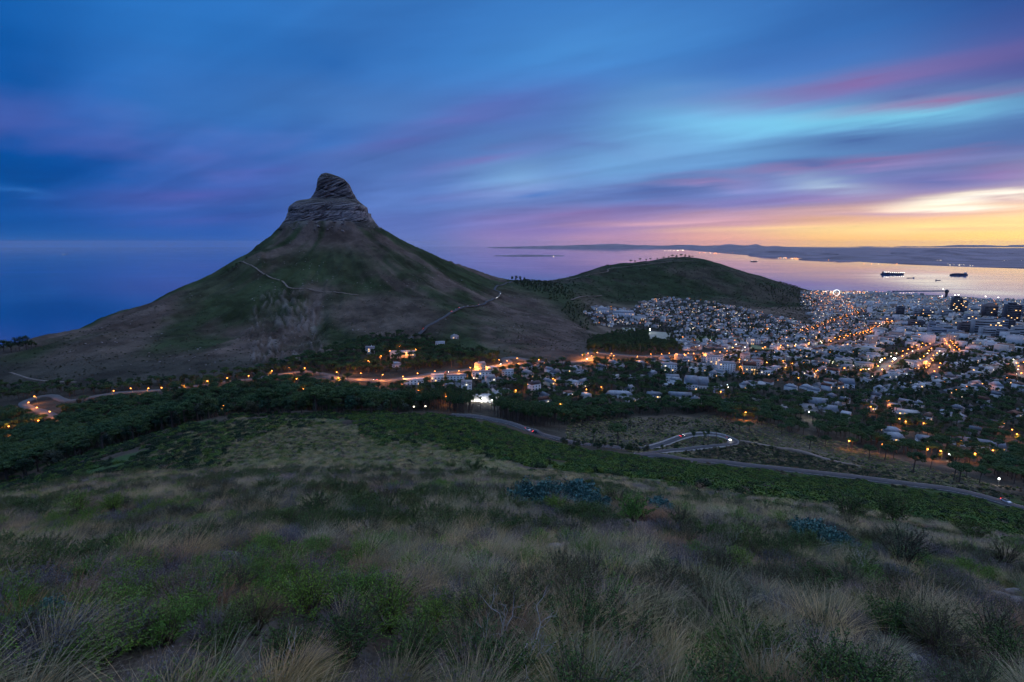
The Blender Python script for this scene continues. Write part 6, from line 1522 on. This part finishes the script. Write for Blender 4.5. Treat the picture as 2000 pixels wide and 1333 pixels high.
for i, (u, v, w) in enumerate([(1952,1168,52),(1978,1160,46),(2000,1178,50),(1985,1192,60)]): place_rock(u, v, w, mrock, 'slab of the rock pile at the right edge, %s from the left' % ordw(i), 1, .5, .3, -.5+.1*i, 72+i)
for i, (u, v, w) in enumerate([(810,944,14),(826,946,12),(845,950,16),(940,961,14),(960,964,12),(1010,936,10),(1395,968,20),(875,941,10)]): place_rock(u, v, w, mrockp, 'small pale stone on the far edge of the grass, %s from the left' % ordw([0,1,2,4,5,6,7,3][i]), 1, .7, .6, i, 80+i)
place_rock(600, 1010, 26, mrock, 'small grey rock in the upper left grass', 1, .7, .5, .3, 90)
# --- single bushes that the photograph lets one pick out: (u, v of the foot, width px, sort, label)
BUSH = [
 (1030,992,86,'blue','blue-green silver-leaved bush, left lobe of the large clump'), (1082,985,80,'blue','blue-green silver-leaved bush, middle lobe of the large clump'), (1128,992,84,'blue','blue-green silver-leaved bush, right lobe of the large clump'), (1165,1000,60,'blue','small blue-green bush at the right end of the large clump'),
 (1284,1004,58,'blue','low blue-green bush right of the large clump'), (1582,1062,84,'blue','blue-green bush in the right-hand grass, upper of two'), (1635,1078,72,'blue','blue-green bush in the right-hand grass, lower of two'), (100,1215,70,'blue','pale blue-green shrub at the lower left'),
 (1086,1002,62,'bright','yellow-green bush in front of the large blue-green clump'), (762,992,82,'olive','tall dark olive bush standing alone left of centre'), (150,1004,78,'bright','bright green bush in the upper left grass'), (222,1004,64,'bright','bright green bush right of the upper left one'), (50,1010,70,'dark','dark green bush at the upper left edge'),
 (1436,1006,62,'olive','round olive bush right of the blue-green clump'), (1452,1060,72,'bright','vivid green round bush in the right-hand grass'), (1406,1048,44,'dark','dark green bush left of the vivid green one'), (1536,1022,40,'dark','small dark round bush above the blue-green pair'),
 (1240,1020,90,'bright','bright green bush beside the low blue-green bush'), (1330,1035,90,'olive','olive bush between low blue-green and vivid green bushes'), (925,925,50,'dark','dark round bush on the far edge of the grass'), (880,922,34,'dark','small dark round bush left of the round one at the grass edge'),
 (1760,1110,130,'olive','large grey-olive bush at the right'), (1830,1150,90,'heath','purple-grey heath clump below the large grey-olive bush'), (1655,1020,80,'dark','dark bush above the right grass'), (1745,1020,90,'dark','dark wide bush at the edge of the shrub belt'), (1690,1150,90,'bright','green bush under the large grey-olive one'), (1600,1165,100,'dark','dark green bush in the right middle'), (1520,1080,50,'dark','little dark bush below the vivid green one'),
 (1900,1060,80,'dark','dark bush at the right edge of the belt'), (1960,1110,90,'olive','olive bush near the right edge'),
 (880,1150,64,'bright','green upright bush in the centre grass'), (1215,1185,110,'bright','green bush right of the dark low rock'), (1160,1200,60,'dark','dark bush left of the green one in the centre'),
 (180,1120,110,'dark','dark green arching bush at the left'), (250,1095,80,'bright','green bush right of the dark arching one'), (255,1190,120,'bright','leafy green bush at lower left'), (330,1260,150,'bright','big leafy green bush at the lower left'), (210,1300,150,'bright','big leafy green bush in the bottom left corner area'), (440,1290,140,'dark','dark leafy bush at the bottom left'), (500,1240,120,'olive','olive bush in the lower left middle'), (560,1300,150,'dark','dark bush at the bottom between grass tufts'),
 (610,1210,140,'bright','wide green bush left of the pale stone'), (700,1190,130,'bright','bright green bush just left of the pale stone'), (760,1235,150,'bright','big green bush below the pale stone'), (680,1290,170,'dark','dark big bush at the bottom, left of the silky tuft'), (820,1300,150,'dark','dark bush at the bottom beside the silky tuft'), (850,1225,90,'bright','green bush right of the pale stone'), (470,1165,110,'olive','olive bush in the left middle'), (560,1150,90,'bright','green bush above the wide one'), (660,1130,80,'bright','small green bush in the left middle grass'),
 (1040,1290,60,'dark','low dark bush under the dead branches'), (1095,1250,60,'bright','upright green sprigs right of the dead branches'), (1300,1260,110,'olive','olive bush in the right bottom grass'), (1390,1310,120,'bright','green bush at the bottom right of centre'), (1345,1235,80,'dark','dark bush under the grass tufts'), (1480,1200,90,'heath','purple-grey heath clump in the right middle'), (1520,1290,120,'heath','purple-grey heath clump at the bottom right'), (1660,1250,130,'heath','dark heath clump at the lower right'), (1730,1240,120,'dark','dark hollow bush at the lower right'), (1830,1290,150,'olive','olive bush at the bottom right'), (1930,1260,150,'olive','wide olive bush near the bottom right corner'), (1960,1320,150,'dark','dark bush in the bottom right corner'),
 (60,1160,120,'dark','dark bush at the left edge'), (40,1270,140,'olive','olive bush in the left bottom edge'), (120,1325,130,'dark','dark bush in the bottom left corner'), (330,1130,90,'heath','purple-grey heath clump in the left grass'), (560,1075,90,'heath','purple-grey heath clump in the upper left grass'), (1000,1075,70,'heath','purple-grey heath clump left of the two-tone rock'), (1210,1060,90,'heath','purple-grey heath clump right of the two-tone rock'), (1330,1110,110,'heath','wide purple-grey heath clump in the centre right'), (690,1020,70,'heath','purple-grey heath clump below the tall olive bush'), (1000,1130,70,'olive','small olive bush in the centre grass'), (1150,1110,60,'olive','olive tuft bush below the orange boulder'),
]
for u, v, w, k, lb in BUSH:
    g = fpos(u, v)
    if not g: continue
    d = g[1]*CP-(g[2]-CAMZ)*SP; s = w*d/F/1.05; st, lf = random.choice(SB[k]); root = tag(empty('heath_clump' if k == 'heath' else 'shrub', g, random.random()*6.28, (s, s, s*random.uniform(.85, 1.1))), lb, 'shrub')
    link('stems', st, root); link('foliage', lf, root); AVOID.append((g[0], g[1], s*.45)); AVOID.append((g[0]*(1-.5*s/d), g[1]*(1-.5*s/d), s*.3))
TUF = [(915,1300,150,0,'large silky grass tuft at the bottom centre'), (1160,1325,120,1,'green-based grass tuft right of the dead branches'), (1260,1330,120,0,'straw grass tuft at the bottom right of centre'), (1110,1195,90,1,'rounded green grass tuft above the dark low rock'), (1310,1205,100,0,'pale bushy grass tuft in the right middle'), (330,1075,80,2,'russet grass tuft in the left grass'), (360,1068,70,2,'russet grass tuft beside the other russet one'), (1490,1330,130,0,'pale grass tuft at the bottom right'), (1590,1310,110,4,'tall pale grass tuft at the lower right'), (1640,1210,90,2,'russet grass tuft at the right'), (1790,1225,110,0,'pale grass tuft at the right'), (100,1150,110,2,'wind-swept russet tuft at the left edge'), (430,1230,90,0,'pale tuft between lower left bushes'), (590,1330,120,4,'tall tuft at the bottom left of centre'), (560,1120,80,0,'straw tuft in the left middle'), (900,1075,80,2,'russet tuft left of the centre rock'), (960,1100,90,0,'straw tuft left of the centre rock, lower one'), (1400,1100,80,0,'straw tuft in the right middle grass'), (1180,1085,70,0,'straw tuft right of the orange boulder'), (700,1080,80,3,'mauve tuft beside the rounded grey rock'), (1840,1215,90,4,'tall pale tuft below the heath at right'), (1710,1310,100,0,'pale tuft between dark bushes at lower right'), (40,1090,80,0,'straw tuft at the left edge'), (260,1250,80,4,'tall tuft among lower left bushes')]
for u, v, w, k, lb in TUF:
    g = fpos(u, v); d = g[1]*CP-(g[2]-CAMZ)*SP; s = w*d/F/.85; o = link('grass_tuft', TUS[k]); o.location = g; o.scale = (s, s, s); o.rotation_euler = (0, 0, random.uniform(-.5, .5)); tag(o, lb, 'grass')
for i, (u, v, w, lb) in enumerate([(1035,1320,150,'tall pale dead branches in the bottom centre'), (985,1275,110,'dead branches left of the tall pale ones'), (1320,1230,60,'small bare twigs in the right grass'), (1540,1225,70,'bare twigs in the right middle'), (1500,1325,90,'bare twigs at the bottom right'), (30,1180,120,'bare arching twigs at the left edge'), (600,1190,70,'bare twigs among the green bushes'), (1180,1200,60,'bare twigs beside the centre bush'), (1700,1130,70,'bare twigs before the large grey-olive bush'), (1420,1080,50,'bare twigs below the vivid green bush'), (560,1320,80,'bare twigs at the bottom left of centre')]):
    g = fpos(u, v); d = g[1]*CP-(g[2]-CAMZ)*SP; s = w*d/F/.75; o = link('dead_branches', TWG[i % 3]); o.location = g; o.scale = (s, s, s); o.rotation_euler = (0, 0, i*1.3); tag(o, lb, 'twigs')
# --- the grass and low heath between them
def area_pts(n, y0, y1, amax=1.32):
    y = np.sqrt(fr.uniform(y0**2, y1**2, n)); x = fr.uniform(-amax, amax, n)*y; return x, y
def edge_y(x, y):
    """grass sward: to the brow on the left, to the shrub belt on the right"""
    z = hget(x, y); u, v = proj(x, y, z)
    lim = np.interp(u, [-300,0,300,600,900,1000,1300,1600,2000,2300], [960,955,925,915,905,905,945,980,1055,1110])
    return v > lim
def noavoid(x, y):
    A = np.array(AVOID); ok = np.ones(len(x), bool)
    for i in range(0, len(x), 4000): ok[i:i+4000] = (np.hypot(x[i:i+4000, None]-A[None, :, 0], y[i:i+4000, None]-A[None, :, 1])-A[None, :, 2]).min(1) > 0
    return ok
gp, gr_, gs, gi_ = [], [], [], []
def sward(n, y0, y1, s0, s1):
    x, y = area_pts(n, y0, y1); ok = edge_y(x, y) & noavoid(x, y); x, y = x[ok], y[ok]; z = hget(x, y)
    q = fbm(x/1.8, y/1.8, 3, 301); q2 = fbm(x/4.5, y/4.5, 3, 305); n_ = len(x); s = fr.uniform(s0, s1, n_)*(0.8+.5*np.clip(q+.3, 0, 1))
    bare = fbm(x/.9, y/.9, 2, 309) < -.42; x, y, z, q, q2, s = x[~bare], y[~bare], z[~bare], q[~bare], q2[~bare], s[~bare]; n_ = len(x)
    k = np.where(q2 > .22, 2, np.where(q2 < -.25, 3, np.where(q > .1, 0, np.where(q < -.15, 1, 4)))); k = np.where(fr.random(n_) < .3, fr.integers(0, 6, n_), k)
    gp.append(np.column_stack([x, y, z-.02])); gr_.append(np.column_stack([fr.normal(size=n_)*.12, fr.normal(size=n_)*.12, fr.normal(size=n_)*.7])); gs.append(np.column_stack([s*1.15, s*1.15, s])); gi_.append(k)
sward(4200, 1.4, 13, .32, .8); sward(14000, 12, 36, .42, .9); sward(13000, 34, 90, .7, 1.3)
def sward_poly(poly, n, y0, y1, s0, s1):
    x, y, z = samp(poly, n, y0, y1, fr, 0); ok = road_clear(x, y, .5); x, y, z = x[ok], y[ok], z[ok]; n_ = len(x); s = fr.uniform(s0, s1, n_)
    gp.append(np.column_stack([x, y, z-.05])); gr_.append(np.column_stack([fr.normal(size=n_)*.15, fr.normal(size=n_)*.15, fr.normal(size=n_)*.7])); gs.append(np.column_stack([s*1.4, s*1.4, s*.75])); gi_.append(fr.choice([0, 1, 1, 5, 5, 4, 3], n_))
sward_poly([(380,830),(560,815),(720,830),(900,880),(1010,905),(1010,940),(600,932),(300,940),(250,910)], 26000, 80, 275, 1.0, 2.2)
sward_poly([(1100,815),(1440,815),(1700,880),(1950,950),(1850,955),(1500,915),(1300,890),(1100,862)], 16000, 240, 520, 1.5, 3.0)
scatter('grass', np.concatenate(gp), np.concatenate(gr_), np.concatenate(gs), np.concatenate(gi_), TUS, 'wind-blown straw and russet grass covering the slope in front', 'grass')
hp_, hro, hs, hi = [], [], [], []
HM = []
def join2(p):
    v = []; 
    def arr(m):
        a = np.empty(len(m.vertices)*3, np.float32); m.vertices.foreach_get('co', a); f = np.empty(len(m.polygons)*4, np.int32); m.loops.foreach_get('vertex_index', f); return a.reshape(-1, 3), f.reshape(-1, 4)
    v1, f1 = arr(p[0]); v2, f2 = arr(p[1]); return mesh_from('heath', np.vstack([v1, v2]), np.vstack([f1, f2+len(v1)]), [p[0].materials[0], p[1].materials[0]], np.concatenate([np.zeros(len(f1)), np.ones(len(f2))]))
for k in ('heath', 'bright', 'dark', 'olive'): HM += [join2(p) for p in SB[k][:2]]
def lowheath(n, y0, y1, s0, s1):
    x, y = area_pts(n, y0, y1); ok = edge_y(x, y) & noavoid(x, y); x, y = x[ok], y[ok]; z = hget(x, y); q = fbm(x/2.6, y/2.6, 3, 401); gq = fbm(x/3.5+40, y/3.5, 3, 405)
    u, v = proj(x, y, z); gb = np.clip((1000-u)/500, -.3, .7)*np.clip((v-1080)/120, 0, 1)
    for a_, b_, c_, q_, g_ , w_ in zip(x, y, z, q, gq, gb):
        r = fr.random()
        if r < .42+q_*.5: k = fr.integers(0, 2)
        elif g_+w_ > .12: k = 2+fr.integers(0, 2)
        elif g_ < -.1: k = 4+fr.integers(0, 2)
        else: k = 6+fr.integers(0, 2)
        if fr.random() > .75+.6*q_: continue
        s = fr.uniform(s0, s1)*(0.75 if 2 <= k < 4 else 1); hp_.append((a_, b_, c_-.02)); hro.append((0, 0, fr.random()*6.28)); hs.append((s*1.1, s*1.1, s)); hi.append(int(k))
lowheath(4200, 1.6, 13, .25, .75); lowheath(7500, 12, 36, .35, .95); lowheath(2600, 34, 90, .6, 1.3)
scatter('low_heath', hp_, hro, hs, hi, HM, 'low purple-grey and green heath mixed through the grass in front', 'heath')
print('GRASS', sum(map(len, gp)), 'HEATH', len(hp_))
